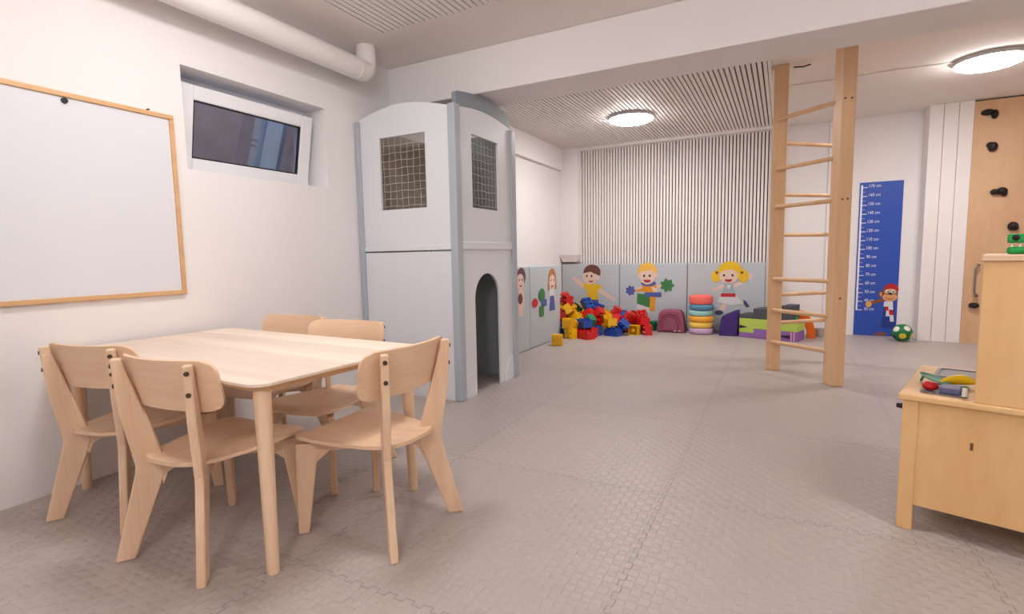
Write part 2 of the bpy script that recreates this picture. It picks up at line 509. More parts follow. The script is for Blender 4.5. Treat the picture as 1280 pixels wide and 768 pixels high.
for i, (x, y, power) in enumerate(LAMPS_NEAR):
    round_lamp(('round lamp on the near ceiling above the table', 'round lamp on the near ceiling above the play kitchen')[i], x, y, 2.452, 0.235, power, 2.6)

gx, gy, gz, gp = FILL_GLOBE  # out-of-view globe on a cord, added to brighten the near ceiling
t = thing('fill_globe', 'opal fill globe added unseen behind the viewer', 'fill light', (gx, gy, gz))
MB().ball((0, 0, 0), .165, 32).build('globe', glow('globe_glow', LAMP_COLOR, gp), t, smooth=80)
MB().cyl((0, 0, .155), (0, 0, .20), .05, .04, 20).build('globe_cap', MAT['lamp_rim'], t, smooth=40)
MB().cyl((0, 0, .19), (0, 0, CZ - gz), .006, n=8).build('fill_cord', MAT['lamp_rim'], t, smooth=40)
MB().lathe([(.055, CZ - gz - .03), (.06, CZ - gz)]).build('fill_rose', MAT['lamp_rim'], t, smooth=40)

# surface cable that feeds the right lamp
tag(MB().tube([(0.0, 5.45, 2.474), (0.35, 5.47, 2.475), (0.8, 5.44, 2.474), (1.17, 5.47, 2.474)], 0.006).build('lamp_cable', MAT['wall'], smooth=60),
    'thin pale cable running along the far ceiling to the right lamp', 'cable')

# ================================================================== pipe under the ceiling
t = thing('drain_pipe', 'thick white painted pipe running along the left wall under the ceiling', 'pipe', (-2.64, 0.6, 2.30))
pts = [(-2.64, -1.4, 2.305), (-2.64, 2.87, 2.305)]
pp = MB(); pp.tube(pts, 0.072, 24)
pp.build('pipe_run', MAT['pipe'], t, smooth=40, world=True)
arc = [(-2.64, 2.86 + .05 * math.sin(a), 2.305 + .05 * (1 - math.cos(a))) for a in [PI / 2 * k / 6 for k in range(7)]]
MB().tube([(-2.64, 2.80, 2.305)] + arc + [(-2.64, 2.91, CZ)], [.074] + [.072] * 4 + [.068] * 3 + [.066], 24).build('pipe_elbow', MAT['pipe'], t, smooth=40, world=True)

# ================================================================== whiteboard
t = thing('whiteboard', 'large whiteboard in a thin wooden frame on the left wall', 'whiteboard', (WX, 0.72, 0.835))
MB().box(WX, WX + .012, -0.19, 1.62, 0.845, 1.735).build('board_surface', MAT['board'], t, world=True)
fr = MB()
fr.box(WX, WX + .022, -0.20, 1.635, 0.832, 0.854).box(WX, WX + .022, -0.20, 1.635, 1.724, 1.746)
fr.box(WX, WX + .022, 1.613, 1.635, 0.854, 1.724).box(WX, WX + .022, -0.20, -0.178, 0.854, 1.724)
fr.build('board_frame', MAT['frame_wood'], t, bevel=0.003, world=True)
tag(MB().cyl((WX + .012, 1.178, 1.709), (WX + .022, 1.178, 1.709), 0.0125, 0.0115, 20).build('board_magnet', MAT['black'], smooth=40),
    'small round black magnet near the top of the whiteboard', 'magnet')
tag(MB().cyl((WX, 1.52, 1.752), (WX + .02, 1.52, 1.752), 0.004, n=10).build('wall_screw', MAT['bolt']), 'tiny screw just above the whiteboard frame', 'screw')

# ================================================================== playhouse tower
tw = thing('playhouse', 'tall pale grey wooden playhouse tower with net windows and an arched doorway', 'playhouse', (-2.37, 3.37, 0))
X0, X1, Y0, Y1 = -2.79, -1.95, 2.95, 3.80
def arch_top(a0, a1, z_end, z_mid, n=14):
    return [(a0 + (a1 - a0) * k / n, z_end + (z_mid - z_end) * math.sin(PI * k / n)) for k in range(n + 1)]
def panel_with_window(a0, a1, zb, top, w0, w1, v0, v1, ax, p0, p1):
    """upper panel: straight bottom, curved top, rectangular opening; built as strips."""
    q = MB()
    def zt(a):
        for (x, z), (x2, z2) in zip(top, top[1:]):
            if x - 1e-6 <= a <= x2 + 1e-6: return z + (z2 - z) * (a - x) / (x2 - x)
        return top[-1][1]
    def strip(b0, b1, lo, curved, hi=None):
        poly = [(b0, lo), (b1, lo)]
        if curved:
            poly += [(b1, zt(b1))] + [p for p in reversed(top) if b0 + 1e-6 < p[0] < b1 - 1e-6] + [(b0, zt(b0))]
        else: poly += [(b1, hi), (b0, hi)]
        q.prism(poly, p0, p1, ax)
    strip(a0, w0, zb, True); strip(w1, a1, zb, True); strip(w0, w1, zb, False, v0); strip(w0, w1, v1, True)
    return q
front = panel_with_window(-2.785, -1.99, 1.05, arch_top(-2.785, -1.99, 2.0, 2.068), -2.592, -2.188, 1.345, 1.853, 1, 2.95, 2.968)
front.build('upper_panel', MAT['tower_white'], tw, world=True)
lo = MB().box(-2.785, -1.99, 2.952, 2.968, 0.0, 1.04)
lo.build('lower_panel', MAT['tower_white'], tw, world=True)
sk = MB()
for cx, sgn in ((-2.02, -1), (-2.755, 1)):
    sk.tube([(cx + sgn * .10 * math.cos(a) if False else cx + sgn * (.10 - .10 * math.cos(a)), 2.951, .16 * 1 - .16 * (1 - math.cos(a)) * 0 - (.16 - .16 * math.cos(a)) * .35) for a in [PI / 2 * k / 8 for k in range(9)]], 0.003, 6)
side = panel_with_window(3.0, 3.735, 1.05, arch_top(3.0, 3.735, 2.0, 2.035), 3.165, 3.548, 1.345, 1.852, 0, -1.968, -1.95)
side.build('upper_panel', MAT['tower_white'], tw, world=True)
# lower side panel with the arched doorway
ds = MB()
d0, d1, zs, zt = 3.165, 3.53, 0.69, 0.875
cxd, rx, rz = (d0 + d1) / 2, (d1 - d0) / 2, zt - zs
ds.prism([(3.0, 0), (d0, 0), (d0, zs), (d0, 1.05), (3.0, 1.05)], -1.968, -1.95, 0)
ds.prism([(d1, 0), (3.735, 0), (3.735, 1.05), (d1, 1.05), (d1, zs)], -1.968, -1.95, 0)
arcp = [(cxd - rx * math.cos(PI * k / 20), zs + rz * math.sin(PI * k / 20)) for k in range(21)]
for (a, za), (b, zb) in zip(arcp, arcp[1:]):
    ds.prism([(a, za), (b, zb), (b, 1.05), (a, 1.05)], -1.968, -1.95, 0)
ds.build('door_panel', MAT['tower_white'], tw, world=True)
MB().box(-1.955, -1.938, 3.0, 3.735, 1.05, 1.105).build('cross_band', MAT['tower_white'], tw, bevel=0.004, world=True)
MB().box(-2.785, -1.99, 2.944, 2.955, 1.05, 1.085).build('cross_band', MAT['tower_white'], tw, bevel=0.003, world=True)
# small raised quarter-round plinths at the foot of the panels
def quarter(c, sgn, r0, h, ax, p0, p1):
    pts = [(c, 0)] + [(c + sgn * r0 * math.cos(a), h * math.sin(a) if True else 0) for a in [PI / 2 * k / 10 for k in range(11)]]
    return MB().prism(pts, p0, p1, ax)
quarter(-1.99, -1, 0.10, 0.155, 1, 2.944, 2.953).build('plinth', MAT['tower_white'], tw, bevel=0.002, world=True)
quarter(3.735, -1, 0.135, 0.185, 0, -1.951, -1.943).build('plinth', MAT['tower_white'], tw, bevel=0.002, world=True)
MB().prism([(3.0, 0), (3.155, 0), (3.155, .10), (3.11, .165), (3.0, .15)], -1.951, -1.944, 0).build('plinth', MAT['tower_white'], tw, bevel=0.002, world=True)
# posts
for a, b, c, d, h in ((-2.808, -2.765, 2.93, 2.985, 1.99), (-1.995, -1.935, 2.938, 3.005, 2.01), (-1.975, -1.93, 3.735, 3.805, 1.99), (-2.808, -2.765, 3.75, 3.805, 1.99)):
    MB().box(a, b, c, d, 0, h).build('corner_post', MAT['tower_grey'], tw, bevel=0.006, world=True)
# slate crest board inside the doorway side
cr = [(3.015, 1.95), (3.79, 1.95), (3.79, 2.09), (3.70, 2.122), (3.6, 2.142), (3.48, 2.154), (3.36, 2.152), (3.24, 2.142), (3.13, 2.128), (3.04, 2.112), (3.015, 2.10)]
MB().prism(cr, -2.005, -1.972, 0).build('crest_board', MAT['tower_dark'], tw, bevel=0.003, world=True)
# the two closed sides and the loft floor
MB().box(-2.785, -1.975, 3.782, 3.80, 0, 1.98).build('rear_panel', MAT['tower_grey'], tw, world=True)
MB().box(-2.805, -2.787, 2.985, 3.75, 0, 1.98).build('wall_panel', MAT['tower_inside'], tw, world=True)
MB().box(-2.786, -1.97, 2.97, 3.78, 1.0, 1.03).build('loft_floor', MAT['tower_inside'], tw, world=True)
n1 = MB(); n2 = MB()
def net_strand(q, fixed, a0, a1, vertical, at, plane):
    pts = []
    for k in range(9):
        s = a0 + (a1 - a0) * k / 8
        wob = .003 * math.sin(k * 1.7 + at * 31)
        pts.append((at + wob, s) if vertical else (s, at + wob))
    q.tube([((a, plane, z) if fixed == 'y' else (plane, a, z)) for a, z in pts], 0.0012, 5)
for k in range(8): net_strand(n1, 'y', 1.34, 1.858, True, -2.575 + k * .0535, 2.972)
for k in range(10): net_strand(n1, 'y', -2.597, -2.183, False, 1.37 + k * .0535, 2.974)
for k in range(8): net_strand(n2, 'x', 1.34, 1.857, True, 3.18 + k * .0505, -1.972)
for k in range(10): net_strand(n2, 'x', 3.16, 3.553, False, 1.37 + k * .0535, -1.974)
n1.build('window_net', MAT['net'], tw, world=True); n2.build('window_net', MAT['net'], tw, world=True)

# ================================================================== table
TZ = 0.628
tb = thing('table', 'pale ash table with round corners and four round legs at the left wall', 'table', (-2.065, 1.405, 0), math.radians(-2.5))
top = MB()
outer = rrect(-.705, .705, -.39, .39, .06, 8); low = rrect(-.69, .69, -.375, .375, .05, 8)
n = len(outer)
vs = [(x, y, TZ - .024) for x, y in low] + [(x, y, TZ - .010) for x, y in outer] + [(x, y, TZ) for x, y in outer]
fs = [list(range(n))[::-1], list(range(2 * n, 3 * n))] + [(i, (i + 1) % n, n + (i + 1) % n, n + i) for i in range(n)] + [(n + i, n + (i + 1) % n, 2 * n + (i + 1) % n, 2 * n + i) for i in range(n)]
top.add(vs, fs)
top.m = [1 if 2 <= k < 2 + n else 0 for k in range(len(fs))]
top.build('tabletop', [MAT['table'], MAT['frame_wood']], tb, bevel=0.0025)
for sx in (-1, 1):
    for sy in (-1, 1):
        MB().cyl((sx * .655, sy * .34, 0), (sx * .648, sy * .333, TZ - .02), 0.019, 0.027, 24).build('leg', MAT['birch_z'], tb, smooth=40)
    MB().box(sx * .60 - .02, sx * .60 + .02, -.30, .30, TZ - .052, TZ - .024).build('under_rail', MAT['birch_y'], tb, bevel=0.003)

# ================================================================== chairs
def make_chair():
    r = thing('chair', '', 'chair')
    # every leg is a flat board set on the diagonal: profile (s, z), s running inwards from the foot
    rear = [(-.028, 0), (.029, 0), (.128, .272), (.137, .300), (.134, .335), (.036, .690), (.006, .690), (.018, .510), (.050, .322), (.048, .298)]
    fr_leg = [(-.018, 0), (.019, 0), (.068, .338), (-.012, .338)]
    def board(prof, foot, name, bev):
        d = Vector((-foot[0], -foot[1], 0)).normalized(); e = Vector((-d.y, d.x, 0))
        q = MB(Matrix(((d.x, e.x, 0, foot[0]), (d.y, e.y, 0, foot[1]), (0, 0, 1, 0), (0, 0, 0, 1))))
        q.prism([(u, z) for u, z in prof], -.0135, .0135, 1)
        return q.build(name, MAT['birch_z'], r, bevel=bev), q.xf
    for s in (-1, 1):
        rp, xf = board(rear, (s * .186, -.208), 'rear_leg', .006)
        for z, u in ((.665, .0075), (.598, .0115)):
            MB(xf).cyl((u + .004, 0, z), (u - .0045, 0, z), .0075, n=14).build('bolt', MAT['bolt'], rp, smooth=40)
        board(fr_leg, (s * .192, .208), 'front_leg', .005)
        # one of the two crossing rails under the seat, with a curved shoulder at each leg
        p0 = Vector((s * .186, -.208, 0)); p1 = Vector((-s * .192, .208, 0)); ln = (p1 - p0).length
        rail = [(.115, .342), (.125, .245), (.140, .285), (.165, .300), (ln - .105, .304), (ln - .080, .285), (ln - .055, .262), (ln - .055, .342)]
        d = (p1 - p0).normalized(); e = Vector((-d.y, d.x, 0))
        q = MB(Matrix(((d.x, e.x, 0, p0.x), (d.y, e.y, 0, p0.y), (0, 0, 1, 0), (0, 0, 0, 1))))
        q.prism(rail, -.011, .011, 1).build('cross_rail', MAT['birch_x'], r)
    # seat: dished veneer shell, wide front, rounded tail between the posts
    rows = []
    ny, nx = 22, 18
    for i in range(ny + 1):
        t = i / ny
        y = -.185 + .437 * t
        hw = .132 + .069 * min(1, max(0, (y + .13) / .27)) ** .75
        if y > .19: hw -= .045 * (1 - math.sqrt(max(0, 1 - ((y - .19) / .0625) ** 2)))
        if y < -.10: hw -= .080 * (1 - math.sqrt(max(0, 1 - ((-.10 - y) / .0855) ** 2)))
        row = []
        for j in range(nx + 1):
            x = -hw + 2 * hw * j / nx
            z = .352 + .011 * (x / .21) ** 2 + .010 * max(0, (y - .02) / .24) ** 1.5 - .010 * max(0, (y - .17) / .09) ** 2 + .010 * max(0, (-.06 - y) / .12) ** 2
            row.append((x, y, z))
        rows.append(row)
    MB().sheet(rows, .012).build('seat', MAT['birch_y'], r, smooth=50)
    # backrest: curved veneer with round corners, in front of the posts
    rows = []
    for i in range(15):
        t = i / 14
        dz = t * .168
        e = 0
        cr_ = .045
        if dz < cr_: e = cr_ - math.sqrt(max(0, cr_ ** 2 - (cr_ - dz) ** 2))
        if dz > .168 - cr_: e = cr_ - math.sqrt(max(0, cr_ ** 2 - (dz - .168 + cr_) ** 2))
        row = []
        for j in range(25):
            x = (-1 + 2 * j / 24) * (.228 - e)
            y = -.158 - .20 * (.528 + dz - .61) + .95 * (x * x - .0225)
            row.append((x, y, .528 + dz))
        rows.append(row)
    MB().sheet(rows, .011).build('backrest', MAT['birch_x'], r, smooth=50)
    return r
chair = make_chair()
CHAIRS = [(-1.775, 1.088, 5.0, 'birch chair nearest the viewer on the near long side of the table'),
          (-1.327, 1.445, 90.0, 'birch chair at the short right end of the table facing the left wall'),
          (-2.365, 1.13, 11.0, 'birch chair on the near side of the table beside the left wall under the whiteboard'),
          (-1.885, 1.722, 185.5, 'birch chair on the far side of the table, the right one, back to the playhouse'),
          (-2.36, 1.80, 182.0, 'birch chair on the far side of the table, the left one, partly behind its neighbour')]
for i, (x, y, a, lab) in enumerate(CHAIRS):
    c = chair if i == 0 else copy_tree(chair)
    c.location = (x, y, 0); c.rotation_euler = (0, 0, math.radians(a))
    tag(c, lab, 'chair', 'birch chairs around the table')

# ================================================================== climbing ladder tower
ld = thing('climbing_ladder', 'tall wooden climbing ladder with thick posts and round rungs from floor to ceiling', 'ladder', (0.05, 4.85, 0))
POSTS = [(-.105, .002, 4.82, 4.93), (.385, .475, 5.27, 5.37)]
for a, b, c, d in POSTS:
    MB().box(a, b, c, d, 0, CZ).build('post', MAT['pine'], ld, bevel=0.006, world=True)
MB(Matrix.Translation((.335, 4.385, 0)) @ Matrix.Rotation(math.radians(20), 4, 'Z')).box(0, .092, 0, .13, 0, CZ).build('post', MAT['pine'], ld, bevel=0.006, world=True)
for z in (2.052, 1.66, 1.357, .770, .510, .245):
    MB().cyl((-.062, 4.806, z), (.335, 4.465, z), .0165, n=16).build('rung', MAT['pine'], ld, smooth=40, world=True)
for z in (1.88, 1.463, 1.132, .632, .393):
    MB().cyl((-.045, 4.90, z), (.42, 5.32, z), .0165, n=16).build('rung', MAT['pine'], ld, smooth=40, world=True)
for z in (1.27, .62, 2.25, .95):
    MB().cyl((.395, 4.47, z), (.435, 5.31, z), .0165, n=16).build('rung', MAT['pine'], ld, smooth=40, world=True)
for x, z in ((.352, 2.05), (.392, 2.05), (.36, 1.357), (.392, 1.36), (.372, .65)):
    yb = 4.385 + (x - .335) * .364
    MB().cyl((x, yb + .003, z), (x + .001, yb - .003, z), .007, n=12).build('bolt', MAT['bolt'], ld, world=True)
MB().tube([(.03, 4.86, 2.455), (.10, 4.87, 2.45), (.15, 4.88, 2.462)], .006, 6).build('ceiling_hook', MAT['bolt'], ld, smooth=60, world=True)

# ================================================================== height chart
ch = thing('height_chart', 'tall blue height chart with white centimetre scale and cartoon monkey on the back wall', 'height chart', (0.96, 7.2, 0))
MB().box(.756, 1.163, 7.194, 7.2, .005, 1.757).build('chart_sheet', mat('chart_blue', (46, 82, 180), 0.4, 0.4), ch, world=True)
def yprint(y):
    return MB(), y
def ell(q, cx, cz, rx, rz, mi, y, n=24, a0=0, a1=360):
    pts = [(cx + rx * math.cos(math.radians(a0 + (a1 - a0) * k / n)), y, cz + rz * math.sin(math.radians(a0 + (a1 - a0) * k / n))) for k in range(n + (a1 - a0 < 360))]
    q.add(pts, [list(range(len(pts)))], mi)
def pol(q, pts, mi, y):
    q.add([(x, y, z) for x, z in pts], [list(range(len(pts)))], mi)
sc_ = MB(); YC = 7.193
pol(sc_, [(.768, .296), (.786, .296), (.786, 1.728), (.768, 1.728)], 0, YC)
for k in range(29):
    z = .30 + .05 * k
    L_ = .045 if k % 2 == 0 else .030
    pol(sc_, [(.786, z - .004), (.786 + L_, z - .004), (.786 + L_, z + .004), (.786, z + .004)], 0 if k % 2 == 0 else 1, YC)
sc_.build('scale_bar', [flat((236, 238, 246)), flat((150, 160, 205))], ch, world=True)
for k in range(15):
    v = 30 + 10 * k
    tv, tf = text_mesh('%d cm' % v, .050)
    wmax = max(p[0] for p in tv)
    x0 = .955 - wmax * .8 if v >= 100 else .945 - wmax * .8
    MB().add([(x0 + p[0] * .8, YC, v / 100 - .002 + p[1]) for p in tv], tf).build('scale_number', flat((236, 238, 246)), ch, world=True)
mk = MB()
BR_, TAN, RED_, WHT, DRK, CRM, BLU = range(7)
Y = [YC - .0006 * k for k in range(8)]
pol(mk, [(1.03, .40), (.92, .37), (.875, .345), (.875, .385), (.93, .41), (1.03, .44)], BR_, Y[0])
ell(mk, .893, .368, .030, .034, 5, Y[1])
ell(mk, 1.008, .487, .026, .036, BR_, Y[0]); ell(mk, 1.01, .487, .015, .022, TAN, Y[1])
ell(mk, 1.086, .50, .072, .088, BR_, Y[1])
ell(mk, 1.098, .538, .070, .070, RED_, Y[2], a0=-8, a1=170)
ell(mk, 1.092, .516, .058, .034, TAN, Y[3]); ell(mk, 1.090, .455, .070, .050, TAN, Y[3])
for ex in (1.066, 1.116):
    ell(mk, ex, .517, .018, .022, WHT, Y[4]); ell(mk, ex + .003, .515, .008, .011, DRK, Y[5])
pol(mk, [(1.040, .452), (1.065, .432), (1.090, .425), (1.115, .432), (1.140, .452), (1.115, .440), (1.090, .433), (1.065, .440)], BR_, Y[4])
pol(mk, [(1.04, .40), (1.135, .40), (1.15, .10), (1.02, .10)], BLU, Y[0])
for i, (a, b) in enumerate(((.405, .345), (.345, .30), (.30, .235))):
    pol(mk, [(1.04 + .012 * i, a), (1.085 + .012 * i, a), (1.09 + .012 * i, b), (1.035 + .012 * i, b)], (WHT, RED_, WHT)[i], Y[1])
for i, (a, b) in enumerate(((.405, .31), (.31, .25), (.25, .175))):
    pol(mk, [(1.08 + .008 * i, a), (1.12 + .006 * i, a), (1.127 + .006 * i, b), (1.082 + .010 * i, b)], (WHT, RED_, WHT)[i], Y[2])
pol(mk, [(.955, .012), (1.075, .012), (1.075, .045), (.985, .045)], BR_, Y[1])
mk.build('monkey_print', [flat((140, 78, 40)), flat((222, 160, 110)), flat((190, 30, 40)), flat((226, 226, 234)), flat((40, 26, 24)), flat((230, 170, 80)), flat((36, 58, 140))], ch, world=True)

# ================================================================== climbing wall
cw = thing('climbing_wall', 'plywood climbing wall with dark holds beside the white boarded pillar', 'climbing wall', (2.2, 6.98, 0))
MB().box(1.677, 2.9, 6.975, 7.2, 0, 2.465).build('plywood_board', MAT['climb_ply'], cw, world=True)
MB().box(2.86, 2.9, 4.6, 6.3, 0, 2.465).build('side_board', MAT['climb_ply'], cw, world=True)
def hold(x, z, blobs, face='y', at=6.975):
    q = MB()
    for dx, dz, rx, rz, d in blobs:
        if face == 'y': q.ball((x + dx, at - d * .35, z + dz), (rx, d, rz), 14)
        else: q.ball((at - d * .35, x + dx, z + dz), (d, rx, rz), 14)
    o = q.build('climbing_hold', MAT['black'], cw, smooth=60, world=True)
    b = MB()
    b.cyl((x, at - .050, z), (x, at - .044, z), .008, n=12) if face == 'y' else b.cyl((at - .050, x, z), (at - .044, x, z), .008, n=12)
    b.build('hold_bolt', MAT['steel'], o, world=True)
hold(1.795, 2.333, [(-.02, .01, .055, .030, .05), (.035, -.015, .028, .045, .045)])
hold(1.831, 2.0, [(0, 0, .040, .048, .055), (-.02, .02, .03, .03, .04)])
hold(1.905, 1.552, [(-.035, 0, .035, .030, .05), (.02, .005, .045, .038, .05), (.04, -.01, .025, .040, .04)])
hold(2.028, 1.204, [(0, 0, .042, .045, .055), (.015, -.015, .03, .03, .05)])
hold(1.77, .40, [(0, 0, .045, .030, .05)])
hold(2.35, 1.85, [(0, 0, .045, .035, .05)]); hold(2.45, .9, [(0, 0, .04, .045, .05)])
for i, (y, z) in enumerate(((4.8, 1.35), (5.1, 1.75), (5.5, 1.5), (5.75, 2.0), (6.1, 1.7), (5.3, 2.15))):
    hold(y, z, [(0, 0, .045, .04, .05), (.02, -.02, .03, .03, .04)], 'x', 2.86)
MB().tube([(1.785, 6.975, .50), (1.785, 6.925, .50), (1.755, 6.915, .54), (1.752, 6.915, .78), (1.785, 6.925, .82), (1.785, 6.975, .82)], .010, 10).build('grab_handle', mat('handle_grey', (120, 112, 108), .4), cw, smooth=60, world=True)

# ================================================================== padded wall mats with printed children
CX = dict(skin=(228, 200, 184), yellow=(232, 190, 40), blond=(240, 190, 84), brown=(108, 68, 58), ginger=(182, 116, 72), blue=(82, 94, 160),
          green=(66, 128, 72), red=(196, 44, 50), dark=(58, 40, 44), white=(214, 216, 220), grey=(168, 180, 186), orange=(226, 154, 40), shoe=(74, 74, 116), maroon=(110, 62, 76), mouth=(170, 50, 60))
CK = list(CX); CM = [flat(CX[k]) for k in CK]
class Print:
    """flat printed picture on the face of a mat; u runs along the mat, v is height."""
    def __init__(self, place): self.q = MB(); self.place = place; self.l = 0
    def e(self, c, u, v, ru, rv, a0=0, a1=360, n=22):
        self.l += 1
        pts = [(u + ru * math.cos(math.radians(a0 + (a1 - a0) * k / n)), v + rv * math.sin(math.radians(a0 + (a1 - a0) * k / n))) for k in range(n + (a1 - a0 < 360))]
        self.q.add([self.place(a, b, .0008 + .00035 * self.l) for a, b in pts], [list(range(len(pts)))], CK.index(c)); return self
    def p(self, c, *pts):
        self.l += 1
        self.q.add([self.place(a, b, .0008 + .00035 * self.l) for a, b in pts], [list(range(len(pts)))], CK.index(c)); return self
    def splat(self, c, u, v, r):
        self.l += 1
        pts = [(u + r * (1 + .16 * math.cos(7 * t)) * math.cos(t), v + r * (1 + .16 * math.cos(7 * t)) * math.sin(t)) for t in [2 * PI * k / 42 for k in range(42)]]
        self.q.add([self.place(a, b, .0008 + .00035 * self.l) for a, b in pts], [list(range(len(pts)))], CK.index(c)); return self
BACK_Y = 6.92
on_back = lambda u, v, d: (u, BACK_Y - d, v)
LEFT_X = -2.37
on_left = lambda u, v, d: (LEFT_X + d, u, v)
def wall_mat(label, c0, c1, back, draw):
    loc = ((c0 + c1) / 2, BACK_Y + .025, 0) if back else (LEFT_X - .025, (c0 + c1) / 2, 0)
    t = thing('padded_wall_mat', label, 'wall mat', loc, 0, 'padded wall mats')
    q = MB()
    if back: q.box(c0 + .003, c1 - .003, BACK_Y, BACK_Y + .06, .002, .868)
    else: q.box(LEFT_X - .05, LEFT_X, c0 + .003, c1 - .003, .002, .885)
    q.build('mat_cover', MAT['mat_blue'], t, bevel=0.012, seg=3, world=True)
    draw(t)
def boy_brown(t):
    P = Print(on_back); u, v = -2.37, .69
    P.p('skin', (u - .12, .53), (u - .28, .66), (u - .26, .70), (u - .08, .58)).p('skin', (u + .12, .55), (u + .36, .38), (u + .33, .35), (u + .08, .50))
    P.p('yellow', (u - .11, .60), (u + .13, .585), (u + .17, .55), (u + .10, .50), (u + .11, .36), (u - .06, .36), (u - .05, .50), (u - .10, .52))
    P.p('blue', (u - .06, .37), (u + .11, .37), (u + .13, .18), (u - .09, .18))
    P.e('brown', u + .02, v + .06, .125, .11).e('skin', u - .01, v - .005, .105, .10).e('skin', u + .105, v - .01, .028, .034)
    P.p('brown', (u - .10, v + .05), (u + .00, v + .07), (u + .06, v + .04), (u + .12, v + .03), (u + .12, v + .10), (u - .04, v + .135))
    for d in (-.055, .015): P.e('dark', u + d, v + .01, .013, .018)
    P.e('mouth', u + .005, v - .055, .035, .022, 180, 360)
    P.q.build('boy_print', CM, t, world=True)
def boy_blond(t):
    P = Print(on_back); u, v = -1.575, .70
    P.p('skin', (u - .05, .53), (u - .20, .48), (u - .24, .50), (u - .05, .58)).p('orange', (u - .19, .49), (u - .05, .50), (u - .05, .54), (u - .16, .52))
    P.splat('blue', u - .235, .505, .062).p('skin', (u + .05, .57), (u + .22, .60), (u + .22, .565), (u + .05, .53))
    P.splat('green', u + .245, .58, .080)
    P.p('green', (u - .145, .47), (u + .04, .45), (u + .04, .275), (u - .145, .33))
    P.p('orange', (u + .03, .44), (u + .10, .43), (u + .085, .23), (u + .02, .25))
    P.p('white', (u - .14, .33), (u + .02, .28), (u + .02, .20), (u - .16, .26))
    P.e('orange', u + .015, .56, .095, .095).p('skin', (u + .04, .56), (u + .12, .54), (u + .12, .47), (u + .09, .46))
    P.e('blue', u + .005, .605, .098, .040).p('blue', (u - .05, .485), (u + .175, .49), (u + .175, .43), (u - .03, .425))
    P.e('blond', u - .01, v + .055, .128, .125).e('skin', u - .11, v + .0, .025, .032).e('skin', u + .10, v + .01, .025, .035)
    P.e('skin', u - .012, v - .005, .103, .105).p('blond', (u - .11, v + .06), (u + .08, v + .085), (u + .10, v + .05), (u + .11, v + .11), (u + .02, v + .17), (u - .09, v + .14))
    for d in (-.052, .022): P.e('dark', u + d, v + .005, .014, .018)
    P.e('mouth', u - .012, v - .048, .050, .038, 180, 360)
    P.q.build('boy_print', CM, t, world=True)
def girl_blond(t):
    P = Print(on_back); u, v = -.59, .705
    P.p('skin', (u + .04, .59), (u + .20, .67), (u + .23, .71), (u + .245, .69), (u + .19, .62), (u + .05, .55)).e('skin', u + .24, .70, .03, .04)
    P.p('skin', (u - .04, .56), (u - .18, .51), (u - .19, .54), (u - .05, .60))
    P.p('skin', (u - .05, .40), (u - .10, .26), (u - .06, .24), (u + .01, .38)).e('shoe', u - .10, .245, .050, .030)
    P.p('skin', (u + .06, .42), (u + .19, .385), (u + .18, .35), (u + .02, .37)).p('shoe', (u + .17, .41), (u + .20, .40), (u + .245, .33), (u + .21, .32), (u + .18, .36))
    P.p('grey', (u - .045, .60), (u + .055, .60), (u + .085, .48), (u - .075, .48)).p('white', (u - .015, .60), (u + .025, .60), (u + .02, .55), (u - .01, .55))
    P.p('white', (u - .075, .47), (u + .085, .47), (u + .17, .37), (u + .05, .33), (u - .13, .38)).p('red', (u - .08, .488), (u + .085, .488), (u + .085, .445), (u - .085, .445))
    P.e('yellow', u + .015, v + .065, .14, .115).e('yellow', u - .145, v - .005, .055, .075).e('yellow', u + .165, v + .0, .060, .080)
    P.e('skin', u, v - .005, .108, .09).p('yellow', (u - .10, v + .05), (u + .02, v + .08), (u + .11, v + .05), (u + .10, v + .13), (u - .06, v + .14))
    for d in (-.052, .045): P.e('dark', u + d, v + .008, .013, .016)
    for d in (-.135, .15): P.e('maroon', u + d, v + .04, .016, .016)
    P.e('mouth', u, v - .042, .045, .034, 180, 360)
    P.q.build('girl_print', CM, t, world=True)
def girl_left(t):
    P = Print(on_left); u, v = 5.54, .70
    P.p('skin', (u - .06, .60), (u - .09, .45), (u - .05, .44), (u, .58)).p('skin', (u + .06, .60), (u + .14, .46), (u + .10, .45), (u + .02, .58))
    P.p('white', (u - .07, .61), (u + .08, .61), (u + .06, .52), (u - .05, .52)).p('blue', (u - .06, .53), (u + .06, .53), (u + .09, .36), (u - .08, .36))
    P.e('ginger', u + .01, v + .035, .115, .115).p('ginger', (u - .11, v + .02), (u - .06, v + .02), (u - .08, v - .11), (u - .12, v - .10)).p('ginger', (u + .13, v + .02), (u + .07, v + .02), (u + .09, v - .11), (u + .14, v - .09))
    P.e('skin', u + .008, v - .01, .088, .085)
    for d in (-.04, .05): P.e('dark', u + d, v + .01, .012, .013)
    P.e('mouth', u + .005, v - .05, .035, .022, 180, 360)
    P.e('red', 5.07, .487, .075, .05).e('green', 5.25, .56, .085, .075).p('blue', (5.24, .51), (5.38, .51), (5.38, .43), (5.24, .43)).p('green', (5.18, .44), (5.30, .44), (5.30, .32), (5.18, .32))
    P.q.build('girl_print', CM, t, world=True)
def boy_left(t):
    P = Print(on_left); u, v = 4.74, .755
    P.e('skin', u, .55, .075, .13).p('skin', (u - .07, .48), (u + .06, .48), (u + .04, .38), (u - .05, .38)).e('maroon', u - .02, .56, .055, .055)
    P.e('maroon', u + .01, v + .03, .10, .095).e('skin', u - .015, v - .02, .085, .082)
    for d in (-.04, .03): P.e('dark', u + d, v - .0, .012, .014)
    P.e('mouth', u - .01, v - .055, .03, .018, 180, 360)
    P.q.build('boy_print', CM, t, world=True)
wall_mat('pale blue padded wall mat printed with a brown haired boy in a yellow shirt', -2.80, -1.965, True, boy_brown)
